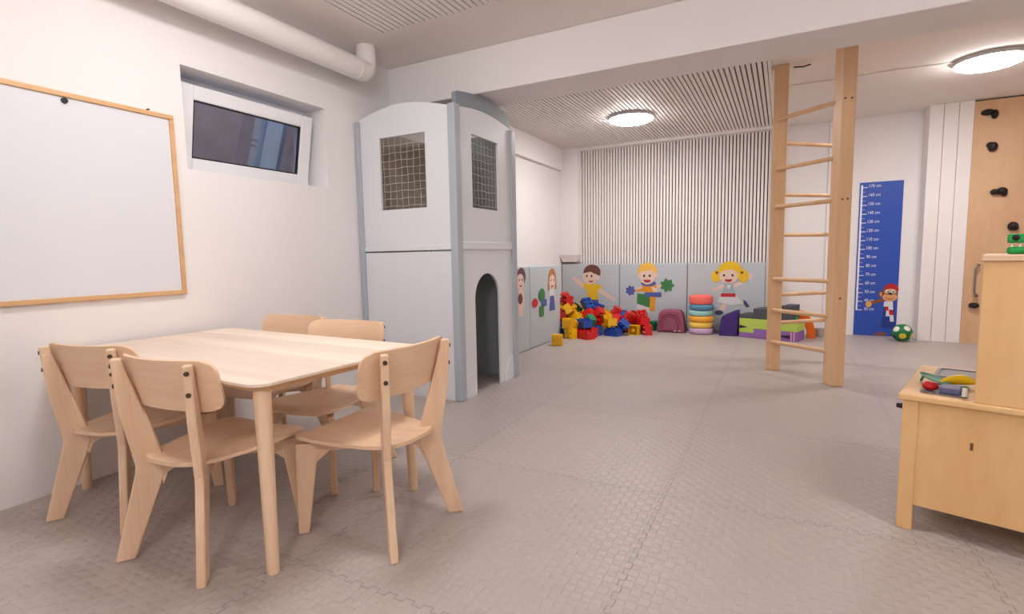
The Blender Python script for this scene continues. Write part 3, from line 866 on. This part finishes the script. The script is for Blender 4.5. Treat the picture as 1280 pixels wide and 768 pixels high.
wall_mat('pale blue padded wall mat printed with a blond boy holding blue and green shapes', -1.965, -1.08, True, boy_blond)
wall_mat('pale blue padded wall mat printed with a blond girl with pigtails', -1.08, -.18, True, girl_blond)
wall_mat('pale blue padded side mat printed with a ginger haired girl beside the brick pile', 4.95, 5.80, False, girl_left)
wall_mat('pale blue padded side mat printed with a dark haired boy half hidden by the playhouse', 4.10, 4.95, False, boy_left)

# ================================================================== toy bricks
def brick_mesh(nx, ny, color):
    p, bh, sh = .06, .085, .02
    X, Y = nx * p, ny * p
    z0 = -(bh + sh) / 2; z1 = z0 + bh; w_ = .008
    q = MB()
    o = [(-X / 2, -Y / 2), (X / 2, -Y / 2), (X / 2, Y / 2), (-X / 2, Y / 2)]
    i = [(a + (w_ if a < 0 else -w_), b + (w_ if b < 0 else -w_)) for a, b in o]
    vs = [(a, b, z0) for a, b in o] + [(a, b, z1) for a, b in o] + [(a, b, z0) for a, b in i] + [(a, b, z1 - .008) for a, b in i]
    fs = [(4, 5, 6, 7), (8 + 4, 8 + 5, 8 + 6, 8 + 7)]
    for k in range(4):
        n = (k + 1) % 4
        fs += [(k, n, 4 + n, 4 + k), (8 + k, 8 + n, 12 + n, 12 + k), (k, n, 8 + n, 8 + k)]
    q.add(vs, fs)
    for a in range(nx):
        for b in range(ny):
            c = ((a + .5) * p - X / 2, (b + .5) * p - Y / 2)
            q.cyl((*c, z1 - .002), (*c, z1 + sh), .0195, .0185, 12)
    for a in range(nx - 1):
        c = ((a + 1) * p - X / 2, 0)
        q.cyl((*c, z0), (*c, z1 - .008), .020, n=12)
    if nx == 1: q.cyl((0, 0, z0), (0, 0, z1 - .008), .010, n=10)
    ob = q.build('toy_brick', BR[color], None, origin=(0, 0, 0), smooth=40)
    me = ob.data; bpy.data.objects.remove(ob)
    return me
KIND = {'a': (2, 2, 'square'), 'b': (4, 2, 'long'), 'c': (1, 2, 'narrow'), 'd': (3, 2, 'six-stud')}
BRICKS = [
    ('b', 'blue', (-2.728, 5.943, 0.052), (0.000, -0.702, 0.712, -0.000)),
    ('a', 'red', (-2.703, 5.979, 0.175), (0.727, -0.206, 0.629, 0.180)),
    ('b', 'red', (-2.656, 5.936, 0.302), (0.635, 0.765, -0.077, -0.070)),
    ('c', 'red', (-2.737, 6.142, 0.210), (0.707, -0.000, 0.707, -0.000)),
    ('c', 'blue', (-2.726, 6.126, 0.030), (0.707, -0.028, -0.707, -0.028)),
    ('c', 'blue', (-2.736, 6.154, 0.120), (0.210, 0.210, -0.675, -0.675)),
    ('b', 'blue', (-2.613, 5.979, 0.060), (0.497, -0.497, -0.503, 0.503)),
    ('a', 'blue', (-2.719, 6.265, 0.165), (0.087, -0.087, -0.702, 0.702)),
    ('c', 'blue', (-2.726, 6.286, 0.052), (0.000, -0.994, 0.108, -0.000)),
    ('d', 'red', (-2.597, 6.052, 0.229), (0.530, 0.188, -0.291, 0.774)),
    ('b', 'yellow', (-2.670, 6.283, 0.285), (0.707, -0.707, -0.002, 0.002)),
    ('a', 'yellow', (-2.699, 6.433, 0.262), (0.610, 0.114, -0.661, 0.421)),
    ('a', 'red', (-2.585, 6.200, 0.165), (0.590, 0.390, 0.590, -0.390)),
    ('b', 'blue', (-2.477, 5.943, 0.127), (0.933, 0.062, 0.287, 0.209)),
    ('c', 'blue', (-2.422, 5.850, 0.060), (0.500, 0.500, -0.500, -0.500)),
    ('a', 'red', (-2.647, 6.423, 0.136), (0.527, 0.313, -0.348, 0.709)),
    ('a', 'yellow', (-2.592, 6.317, 0.052), (0.536, -0.000, -0.000, 0.844)),
    ('a', 'red', (-2.674, 6.555, 0.335), (0.216, 0.137, -0.250, 0.934)),
    ('a', 'blue', (-2.481, 6.096, 0.060), (0.704, 0.704, 0.062, 0.062)),
    ('a', 'blue', (-2.527, 6.213, 0.052), (0.000, 0.550, 0.835, -0.000)),
    ('d', 'red', (-2.471, 6.086, 0.244), (0.416, 0.662, -0.583, -0.219)),
    ('b', 'yellow', (-2.635, 6.530, 0.060), (0.706, -0.706, -0.033, 0.033)),
    ('d', 'red', (-2.670, 6.682, 0.370), (0.600, 0.734, -0.316, -0.043)),
    ('a', 'red', (-2.587, 6.482, 0.432), (0.113, 0.655, 0.268, -0.697)),
    ('b', 'yellow', (-2.633, 6.625, 0.230), (0.287, -0.261, 0.842, -0.375)),
    ('a', 'yellow', (-2.729, 6.867, 0.060), (0.502, 0.498, 0.502, -0.498)),
    ('a', 'yellow', (-2.559, 6.482, 0.300), (0.172, 0.173, 0.684, 0.688)),
    ('b', 'yellow', (-2.656, 6.756, 0.158), (0.000, -0.983, -0.183, 0.000)),
    ('a', 'yellow', (-2.273, 5.785, 0.180), (0.481, 0.518, -0.481, 0.518)),
    ('c', 'yellow', (-2.306, 5.868, 0.060), (0.699, 0.699, -0.105, -0.105)),
    ('a', 'yellow', (-2.639, 6.736, 0.052), (0.245, 0.000, 0.000, -0.970)),
    ('a', 'yellow', (-2.454, 6.272, 0.216), (0.757, 0.533, 0.281, -0.253)),
    ('b', 'yellow', (-2.391, 6.122, 0.301), (0.421, 0.648, -0.599, -0.209)),
    ('a', 'yellow', (-2.542, 6.512, 0.180), (0.305, -0.303, -0.640, 0.637)),
    ('a', 'red', (-2.484, 6.369, 0.405), (0.646, -0.646, 0.288, -0.288)),
    ('a', 'yellow', (-2.653, 6.835, 0.263), (0.928, -0.000, 0.000, 0.372)),
    ('a', 'yellow', (-2.236, 5.777, 0.060), (0.378, 0.598, 0.378, -0.598)),
    ('a', 'yellow', (-2.368, 6.127, 0.155), (0.928, -0.206, -0.308, -0.042)),
    ('a', 'yellow', (-2.465, 6.393, 0.052), (0.994, 0.000, -0.000, -0.106)),
    ('a', 'yellow', (-2.450, 6.404, 0.285), (0.519, 0.519, 0.480, 0.480)),
    ('c', 'yellow', (-2.242, 5.878, 0.168), (0.769, 0.078, 0.051, 0.632)),
    ('a', 'yellow', (-2.300, 6.052, 0.060), (0.221, 0.221, 0.672, 0.672)),
    ('c', 'yellow', (-2.607, 6.884, 0.060), (0.494, 0.494, 0.506, 0.506)),
    ('c', 'yellow', (-2.520, 6.664, 0.126), (0.761, -0.388, 0.520, -0.018)),
    ('c', 'yellow', (-2.342, 6.206, 0.030), (0.692, 0.145, -0.692, 0.145)),
    ('b', 'yellow', (-2.395, 6.398, 0.165), (0.707, -0.707, 0.029, -0.029)),
    ('a', 'green', (-2.454, 6.604, 0.264), (0.098, -0.318, -0.781, -0.529)),
    ('a', 'yellow', (-2.264, 6.124, 0.204), (0.772, 0.202, 0.406, 0.445)),
    ('a', 'red', (-2.205, 5.979, 0.052), (0.000, 0.451, -0.893, 0.000)),
    ('b', 'yellow', (-2.406, 6.584, 0.122), (0.464, 0.025, 0.707, 0.533)),
    ('b', 'yellow', (-2.272, 6.224, 0.135), (0.104, -0.382, -0.754, -0.524)),
    ('a', 'yellow', (-2.491, 6.867, 0.060), (0.707, -0.707, -0.000, -0.000)),
    ('a', 'yellow', (-2.417, 6.696, 0.208), (0.191, 0.490, 0.140, 0.839)),
    ('b', 'blue', (-2.308, 6.407, 0.052), (0.752, 0.000, -0.000, 0.659)),
    ('b', 'blue', (-2.135, 5.946, 0.170), (0.347, -0.045, -0.013, 0.937)),
    ('d', 'yellow', (-2.449, 6.837, 0.210), (0.314, 0.109, -0.603, 0.726)),
    ('c', 'yellow', (-2.316, 6.492, 0.250), (0.860, -0.413, 0.161, 0.253)),
    ('b', 'red', (-2.078, 5.837, 0.052), (0.967, 0.000, 0.000, -0.254)),
    ('d', 'blue', (-2.252, 6.463, 0.347), (0.860, 0.182, 0.396, -0.267)),
    ('b', 'green', (-2.113, 6.080, 0.134), (0.697, 0.461, -0.537, 0.120)),
    ('a', 'red', (-2.207, 6.375, 0.229), (0.142, 0.946, -0.079, 0.282)),
    ('b', 'yellow', (-2.322, 6.767, 0.120), (0.255, 0.349, 0.099, -0.896)),
    ('a', 'yellow', (-2.267, 6.635, 0.060), (0.053, 0.053, -0.705, -0.705)),
    ('a', 'yellow', (-2.175, 6.377, 0.110), (0.138, -0.582, 0.728, -0.333)),
    ('a', 'red', (-2.021, 5.969, 0.060), (0.653, -0.653, 0.271, -0.271)),
    ('b', 'blue', (-2.292, 6.852, 0.289), (0.144, 0.013, -0.986, 0.087)),
    ('b', 'red', (-2.161, 6.491, 0.208), (0.931, -0.193, -0.297, -0.092)),
    ('a', 'red', (-2.070, 6.226, 0.176), (0.507, -0.621, -0.438, 0.407)),
    ('a', 'blue', (-2.019, 6.142, 0.060), (0.650, -0.279, 0.650, 0.279)),
    ('d', 'red', (-2.191, 6.707, 0.206), (0.769, 0.165, -0.578, 0.219)),
    ('b', 'blue', (-2.055, 6.319, 0.052), (0.861, 0.000, 0.000, 0.509)),
    ('a', 'red', (-2.150, 6.721, 0.052), (0.000, -0.998, -0.068, -0.000)),
    ('d', 'red', (-2.107, 6.605, 0.060), (0.076, 0.076, -0.703, -0.703)),
    ('a', 'yellow', (-2.015, 6.331, 0.175), (0.683, -0.714, 0.040, -0.145)),
    ('d', 'red', (-2.176, 6.853, 0.052), (0.000, -0.041, 0.999, 0.000)),
    ('c', 'yellow', (-2.123, 6.879, 0.167), (0.054, 0.707, 0.702, 0.066)),
    ('d', 'yellow', (-1.979, 6.452, 0.164), (0.158, 0.978, -0.128, 0.037)),
    ('d', 'yellow', (-1.922, 6.317, 0.060), (0.592, 0.592, 0.386, 0.386)),
    ('b', 'yellow', (-1.993, 6.589, 0.171), (0.265, -0.171, -0.942, 0.111)),
    ('a', 'yellow', (-1.863, 6.173, 0.158), (0.000, -0.925, 0.380, 0.000)),
    ('a', 'yellow', (-2.013, 6.735, 0.140), (0.873, -0.326, 0.352, -0.089)),
    ('a', 'yellow', (-2.033, 6.856, 0.060), (0.032, 0.706, 0.032, -0.706)),
    ('d', 'blue', (-1.827, 6.164, 0.052), (0.148, 0.000, -0.000, 0.989)),
    ('d', 'red', (-1.915, 6.607, 0.253), (0.704, 0.403, -0.253, -0.527)),
    ('c', 'red', (-1.839, 6.382, 0.183), (0.267, -0.655, 0.267, -0.655)),
    ('d', 'blue', (-1.752, 6.266, 0.112), (0.070, 0.389, 0.801, -0.449)),
    ('a', 'blue', (-1.905, 6.812, 0.187), (0.335, -0.651, 0.390, 0.558)),
    ('b', 'red', (-1.886, 6.796, 0.060), (0.477, -0.477, -0.522, 0.522)),
    ('a', 'red', (-1.814, 6.615, 0.052), (0.000, 0.294, -0.956, 0.000)),
    ('a', 'blue', (-1.787, 6.523, 0.183), (0.458, 0.818, 0.001, 0.348)),
    ('a', 'blue', (-1.829, 6.682, 0.180), (0.702, 0.131, -0.690, 0.118)),
    ('b', 'red', (-1.728, 6.446, 0.144), (0.454, 0.209, 0.791, -0.353)),
    ('a', 'red', (-1.778, 6.843, 0.165), (0.050, 0.705, 0.050, -0.705)),
    ('c', 'yellow', (-1.691, 6.562, 0.052), (0.376, 0.000, -0.000, 0.927)),
    ('b', 'yellow', (-1.734, 6.792, 0.052), (0.649, 0.000, 0.000, 0.761)),
    ('a', 'yellow', (-1.602, 6.337, 0.060), (0.538, -0.459, 0.538, 0.459)),
    ('b', 'red', (-1.651, 6.607, 0.175), (0.098, 0.843, -0.490, -0.200)),
    ('a', 'red', (-1.638, 6.839, 0.191), (0.645, 0.170, -0.265, 0.697)),
    ('a', 'red', (-1.521, 6.429, 0.172), (0.432, 0.000, 0.000, 0.902)),
    ('a', 'red', (-1.590, 6.729, 0.114), (0.836, -0.198, 0.266, -0.437)),
    ('a', 'red', (-1.540, 6.614, 0.060), (0.682, -0.186, 0.682, 0.186)),
    ('c', 'red', (-1.587, 6.870, 0.060), (0.688, -0.128, 0.126, 0.703)),
    ('b', 'red', (-1.479, 6.431, 0.060), (0.580, 0.580, -0.405, -0.405)),
    ('a', 'green', (-1.470, 6.808, 0.060), (0.284, -0.284, 0.648, -0.648)),
]

ORD = 'first second third fourth fifth sixth seventh eighth ninth tenth eleventh twelfth thirteenth fourteenth fifteenth sixteenth seventeenth eighteenth nineteenth twentieth'.split()
ORD += ['twenty-' + o for o in ORD[:9]]
meshes = {}; count = {}
for kind, color, t, q in BRICKS:
    nx, ny, word = KIND[kind]
    if (kind, color) not in meshes: meshes[kind, color] = brick_mesh(nx, ny, color)
    o = bpy.data.objects.new('toy_brick', meshes[kind, color]); COL.objects.link(o)
    o.location = t; o.rotation_mode = 'QUATERNION'; o.rotation_quaternion = q
    n_ = count.get((kind, color), 0); count[kind, color] = n_ + 1
    tag(o, '%s %s toy brick, %s of its kind from the left in the pile' % (color, word, ORD[n_]), 'toy brick', 'toy bricks piled in the corner')
o = bpy.data.objects.new('toy_brick', meshes.get(('a', 'yellow')) or brick_mesh(2, 2, 'yellow')); COL.objects.link(o)
o.location = (-2.20, 5.28, .0605); o.rotation_euler = (math.radians(90), 0, math.radians(18))
tag(o, 'yellow square toy brick lying alone in front of the pile, hollow underside facing out', 'toy brick', 'toy bricks piled in the corner')

# ================================================================== things along the back wall
bp = thing('backpack', 'small mauve child backpack with an arched pocket standing against the wall mats', 'backpack', (-1.235, 6.74, 0))
mv = mat('mauve_fabric', (150, 84, 104), .8, .2, bump=.3, bscale=40)
mv2 = mat('mauve_trim', (140, 76, 97), .8, .2)
body = [(-.172, 0), (.172, 0), (.162, .12), (.143, .235), (.118, .278), (0, .290), (-.118, .278), (-.143, .235), (-.162, .12)]
MB().prism(body, -.085, .085, 1).build('bag_body', mv, bp, bevel=.022, seg=4, smooth=50)
pk = [(-.095, .03)] + [(-.095 * math.cos(PI * k / 14), .11 + .10 * math.sin(PI * k / 14)) for k in range(15)] + [(.095, .03)]
MB().prism(pk, -.100, -.07, 1).build('pocket', mv, bp, bevel=.008, seg=3)
MB().tube([(x, -.102, z) for x, z in pk], .004, 6).build('zip', mv2, bp, smooth=60)
MB().tube([(-.13 * math.cos(PI * k / 14), -.088, .10 + .14 * math.sin(PI * k / 14)) for k in range(15)], .004, 6).build('zip', mv2, bp, smooth=60)
MB().box(.045, .075, -.104, -.099, .02, .032).box(.095, .125, -.09, -.083, .02, .032).build('label_patch', flat((206, 180, 190)), bp)

RG = [('lilac', (202, 170, 204), .076), ('yellow', (244, 206, 92), .074), ('orange', (246, 172, 60), .074), ('mint', (160, 210, 206), .070), ('blue', (92, 142, 176), .072), ('coral', (248, 116, 104), .110)]
z = 0.0
for i, (nm, c, h) in enumerate(RG):
    r = .143 - (.004 if i % 2 else 0)
    e = .026
    prof = [(r - e, 0)] + [(r - e + e * math.sin(a), e - e * math.cos(a)) for a in (PI / 6, PI / 3, PI / 2)] + [(r - e + e * math.sin(a), h - e - e * math.cos(a)) for a in (PI / 2, 2 * PI / 3, 5 * PI / 6, PI)] + [(.03, h)]
    q = MB().lathe([(.02, 0)] + prof, (-.88 + .003 * (-1) ** i, 6.73, z), 36)
    tag(q.build('round_cushion', mat('cushion_' + nm, c, .6, .3), smooth=50),
        '%s round cushion, %s of the stack of six by the wall mats' % (nm, ('bottom', 'second from bottom', 'third from bottom', 'fourth from bottom', 'fifth from bottom', 'topmost')[i]), 'cushion', 'stack of round cushions')
    z += h

PU = mat('deep_purple_foam', (72, 52, 118), .75, .2)
q = MB().prism([(-.665, 0), (-.455, 0), (-.445, .300), (-.475, .300), (-.635, .225)], 6.62, 6.84, 1)
tag(q.build('foam_wedge', PU, bevel=.008), 'dark purple foam wedge leaning beside the cushion stack', 'foam block')

def block(name, label, z_poly, mats, rz=-18.0):
    t = thing(name, label, 'foam block', (-.435, 6.60, 0), math.radians(rz), 'stacked foam stair blocks')
    MB().prism(z_poly, 0, .27, 1).build('foam_body', mats, t, bevel=.006)
    return t
purple = block('foam_stair_block', 'lilac purple foam stair block at the bottom of the stack behind the ladder', [(0, 0), (.622, 0), (.622, .108), (.165, .108), (.165, .058), (0, .058)], mat('lilac_foam', (150, 108, 176), .7, .2))
lime = block('foam_stair_block', 'lime green foam block in the middle of the stack behind the ladder', [(0, .0585), (.1645, .0585), (.1645, .1085), (.622, .1085), (.622, .225), (0, .225)], mat('lime_foam', (186, 210, 96), .7, .2))
grey = block('foam_stair_block', 'dark grey foam stair block on top of the stack behind the ladder', [(0, .2255), (.565, .2255), (.565, .395), (.455, .395), (.455, .345), (.155, .345), (.155, .272), (0, .272)], mat('charcoal_foam', (84, 86, 90), .7, .2))
MB().prism([(.005, .145), (.10, .125), (.005, .105)], -.004, .002, 1).build('dark_notch', flat((40, 34, 60)), lime)
pk_ = MB()
for x in (.56, .59): pk_.box(x, x + .012, -.003, .002, .004, .104)
pk_.build('pink_stripe', flat((232, 170, 186)), purple)
MB().prism([(.40, .055), (.555, .07), (.555, .03), (.46, .045)], -.004, .002, 1).build('dark_notch', flat((50, 30, 70)), purple)
q = MB()
arc_o = [(.17 * math.cos(PI * k / 18), .31 * math.sin(PI * k / 18)) for k in range(19)]
arc_i = [(.085 * math.cos(PI * k / 18), .19 * math.sin(PI * k / 18)) for k in range(18, -1, -1)]
q.prism([(.185 + x, z) for x, z in arc_o + arc_i], 6.76, 6.91, 1)
tag(q.build('foam_arch', mat('orange_foam', (236, 112, 34), .65, .25), bevel=.006), 'orange foam arch standing behind the ladder against the back wall', 'foam block')
tag(MB(local_matrix(lime)).ball((.594, .06, .249), (.026, .026, .024), 16).cyl((.594, .06, .268), (.594, .06, .285), .010, .006, 10).build('toy_apple', flat((36, 132, 60)), smooth=60), 'small green toy apple on the right end of the lime foam block', 'toy')
q = MB().lathe([(.040, 0), (.045, .005), (.052, .09), (.056, .095), (.050, .095), (.044, .01), (.001, .008)], (.40, 6.95, 0), 20)
tag(q.build('toy_cup', flat((196, 192, 190)), smooth=50), 'pale grey toy cup on the floor behind the ladder', 'toy')

# ball with pale patches
import itertools
bm = bmesh.new(); bmesh.ops.create_icosphere(bm, subdivisions=5, radius=.095)
ph = (1 + 5 ** .5) / 2
ico = [Vector(v).normalized() for a, b in itertools.product((-1, 1), (-ph, ph)) for v in ((0, a, b), (a, b, 0), (b, 0, a))]
rot = Matrix.Rotation(.5, 3, 'Z') @ Matrix.Rotation(.35, 3, 'X')
ico = [rot @ v for v in ico]
vs = [tuple(v.co) for v in bm.verts]; fs = [[v.index for v in f.verts] for f in bm.faces]
cs = [f.calc_center_median().normalized() for f in bm.faces]; bm.free()
q = MB(Matrix.Translation((1.165, 6.87, .095)))
q.add(vs, fs)
q.m = [next((1 + (k % 3 if k % 4 else 0) for k, v in enumerate(ico) if c.dot(v) > math.cos(.34)), 0) for c in cs]
tag(q.build('toy_ball', [flat((22, 116, 62), .4), flat((236, 232, 226), .4), flat((236, 206, 60), .4), flat((28, 40, 36), .4)], smooth=60), 'green ball with white and yellow patches on the floor by the height chart', 'ball')

# ================================================================== play kitchen (its back towards the room)
kt = thing('play_kitchen', 'birch plywood play kitchen at the right edge with its plain back to the viewer', 'play kitchen', (.389, 2.22, 0), math.radians(-16.5))
KW, KD, KZ = 1.10, .60, .493
PLY = MAT['ply']
for x, y in ((0, 0), (0, KD - .045), (KW - .045, 0), (KW - .045, KD - .045)):
    MB().box(x, x + .045, y, y + .030 if y == 0 else y + .045, 0, KZ - .022).build('leg', PLY, kt, bevel=.003)
MB().box(.045, KW - .045, .006, .020, .095, KZ - .022).build('back_panel', PLY, kt)
MB().box(.008, .022, .03, KD - .045, .095, KZ - .022).build('side_panel', PLY, kt)
MB().box(KW - .022, KW - .008, .03, KD - .045, .095, KZ - .022).build('side_panel', PLY, kt)
MB().box(.022, KW - .022, .02, KD - .02, .095, .110).build('bottom_shelf', PLY, kt)
for a, b in ((.05, KW / 2 - .003), (KW / 2 + .003, KW - .05)):
    d = MB().box(a, b, KD - .02, KD - .004, .112, KZ - .024).build('cabinet_door', PLY, kt, bevel=.003)
    MB().ball(((a + b) / 2, KD + .008, .36), .014, 14).build('door_knob', MAT['steel'], d, smooth=60)
MB().box(-.012, KW + .012, -.012, KD + .004, KZ - .022, KZ).build('counter_top', MAT['birch_x'] if False else PLY, kt, bevel=.005)
tray = mat('tray_grey', (128, 122, 124), .35, .5)
def tray_part(x0, x1, y0, y1):
    q = MB()
    pts = rrect(x0, x1, y0, y1, .022, 5); inn = rrect(x0 + .012, x1 - .012, y0 + .012, y1 - .012, .016, 5)
    n = len(pts)
    vs = [(a, b, KZ - .001) for a, b in pts] + [(a, b, KZ + .005) for a, b in pts] + [(a, b, KZ + .005) for a, b in inn] + [(a, b, KZ + .0015) for a, b in inn]
    fs = [(k, (k + 1) % n, n + (k + 1) % n, n + k) for k in range(n)] + [(n + k, n + (k + 1) % n, 2 * n + (k + 1) % n, 2 * n + k) for k in range(n)] + [(2 * n + k, 2 * n + (k + 1) % n, 3 * n + (k + 1) % n, 3 * n + k) for k in range(n)] + [list(range(3 * n, 4 * n)), list(range(n))[::-1]]
    q.add(vs, fs).build('sink_tray', tray, kt, smooth=30)
tray_part(.050, .345, .37, .56); tray_part(.040, .166, .040, .235)
HX = .187
MB().box(HX, KW, -.004, .30, KZ, .955).build('upper_cabinet', PLY, kt, bevel=.003)
MB().box(HX - .006, KW + .006, -.012, .306, .955, .976).build('upper_top', MAT['birch_x'], kt, bevel=.004)
MB().cyl((0, .07, .43), (-.025, .07, .43), .011, .008, 12).build('side_peg', MAT['black'], kt, smooth=40)
MB().box(.185, .193, .005, .0065, .33, .355).build('plywood_knot', flat((122, 78, 46)), kt)

KM = local_matrix(kt)
def on_counter(q): q.xf = KM; return q
q = on_counter(MB()).ball((.066, .092, KZ + .019), (.024, .024, .0165), 18)
o = q.build('toy_tomato', flat((196, 22, 26), .3), smooth=60); tag(o, 'red toy tomato in the front tray of the play kitchen', 'toy food')
q = on_counter(MB())
ban = [(.088 + .100 * k / 9, .165 + .03 * math.sin(PI * k / 9) + .05 * k / 9, KZ + .022 + .006 * math.sin(PI * k / 9)) for k in range(10)]
q.tube(ban, [.004, .010, .014, .017, .018, .018, .017, .014, .009, .004], 12)
q.cyl((.184, .213, KZ + .022), (.198, .222, KZ + .020), .005, .004, 8, 1)
tag(q.build('toy_banana', [flat((244, 206, 30), .35), flat((220, 120, 40), .4)], smooth=60), 'yellow toy banana lying across the front tray of the play kitchen', 'toy food')
q = on_counter(MB())
rows = []
for i in range(9):
    t = i / 8; w_ = .026 * math.sin(PI * min(1, t * .97 + .03)) + .002
    cx, cy = .022 + .095 * t, .25 - .115 * t
    rows.append([(cx + w_ * s * .77, cy + w_ * s * .64, KZ + .030 - .014 * t + .004 * abs(s)) for s in (-1, -.5, 0, .5, 1)])
q.sheet(rows, .003)
q.cyl((.024, .247, KZ + .002), (.036, .234, KZ + .034), .004, n=6)
tag(q.build('toy_leaf', flat((44, 128, 96), .5), smooth=60), 'dark green toy leaf at the back left of the front tray', 'toy food')
q = on_counter(MB()).box(.092, .150, .062, .135, KZ + .0025, KZ + .024)
tag(q.build('toy_carton', flat((108, 110, 150), .5), bevel=.004), 'grey blue toy carton in the front tray next to the red tomato', 'toy food')
q = on_counter(MB()).lathe([(.0075, 0), (.0085, .003), (.0085, .034), (.007, .038), (.002, .040)], (.162, .050, KZ + .0025), 16)
q.m = [1 if 16 <= k < 32 else 0 for k in range(len(q.m))]
tag(q.build('toy_bottle', [flat((64, 140, 84), .4), flat((230, 236, 230), .4)], smooth=50), 'small green and white toy bottle against the upper cabinet of the play kitchen', 'toy food')

# green crocodile toy on the kitchen's top board
GZ = .976
cg = mat('crocodile_green', (22, 150, 66), .4, .4)
cr_t = thing('toy_crocodile', 'green toy crocodile with open jaws on top of the play kitchen', 'toy', tuple(KM @ Vector((.312, .10, GZ))), math.radians(-16.5))
q = MB(); q.box(-.075, .13, -.05, .05, 0, .024)
q.build('lower_jaw', cg, cr_t, bevel=.010, seg=3)
q = MB().box(-.075, .06, -.048, .048, .036, .064); q.ball((.02, 0, .060), (.055, .044, .020), 14)
q.build('upper_jaw', cg, cr_t, bevel=.010, seg=3, smooth=40)
q = MB()
for k in range(7):
    for s in (-1, 1):
        q.cyl((-.062 + k * .018, s * .038, .023), (-.062 + k * .018, s * .038, .036), .006, .003, 6)
q.build('tooth_row', flat((240, 226, 206)), cr_t)
for s in (-1, 1):
    MB().ball((-.055, s * .047, .052), .010, 10).build('eye', MAT['black'], cr_t, smooth=60)
q = MB().ball((.11, 0, .04), (.06, .05, .04), 16); q.tube([(.16, 0, .035), (.22, .01, .03), (.28, .03, .02), (.33, .06, .012)], [.036, .028, .018, .008], 12)
q.build('body', cg, cr_t, smooth=60)
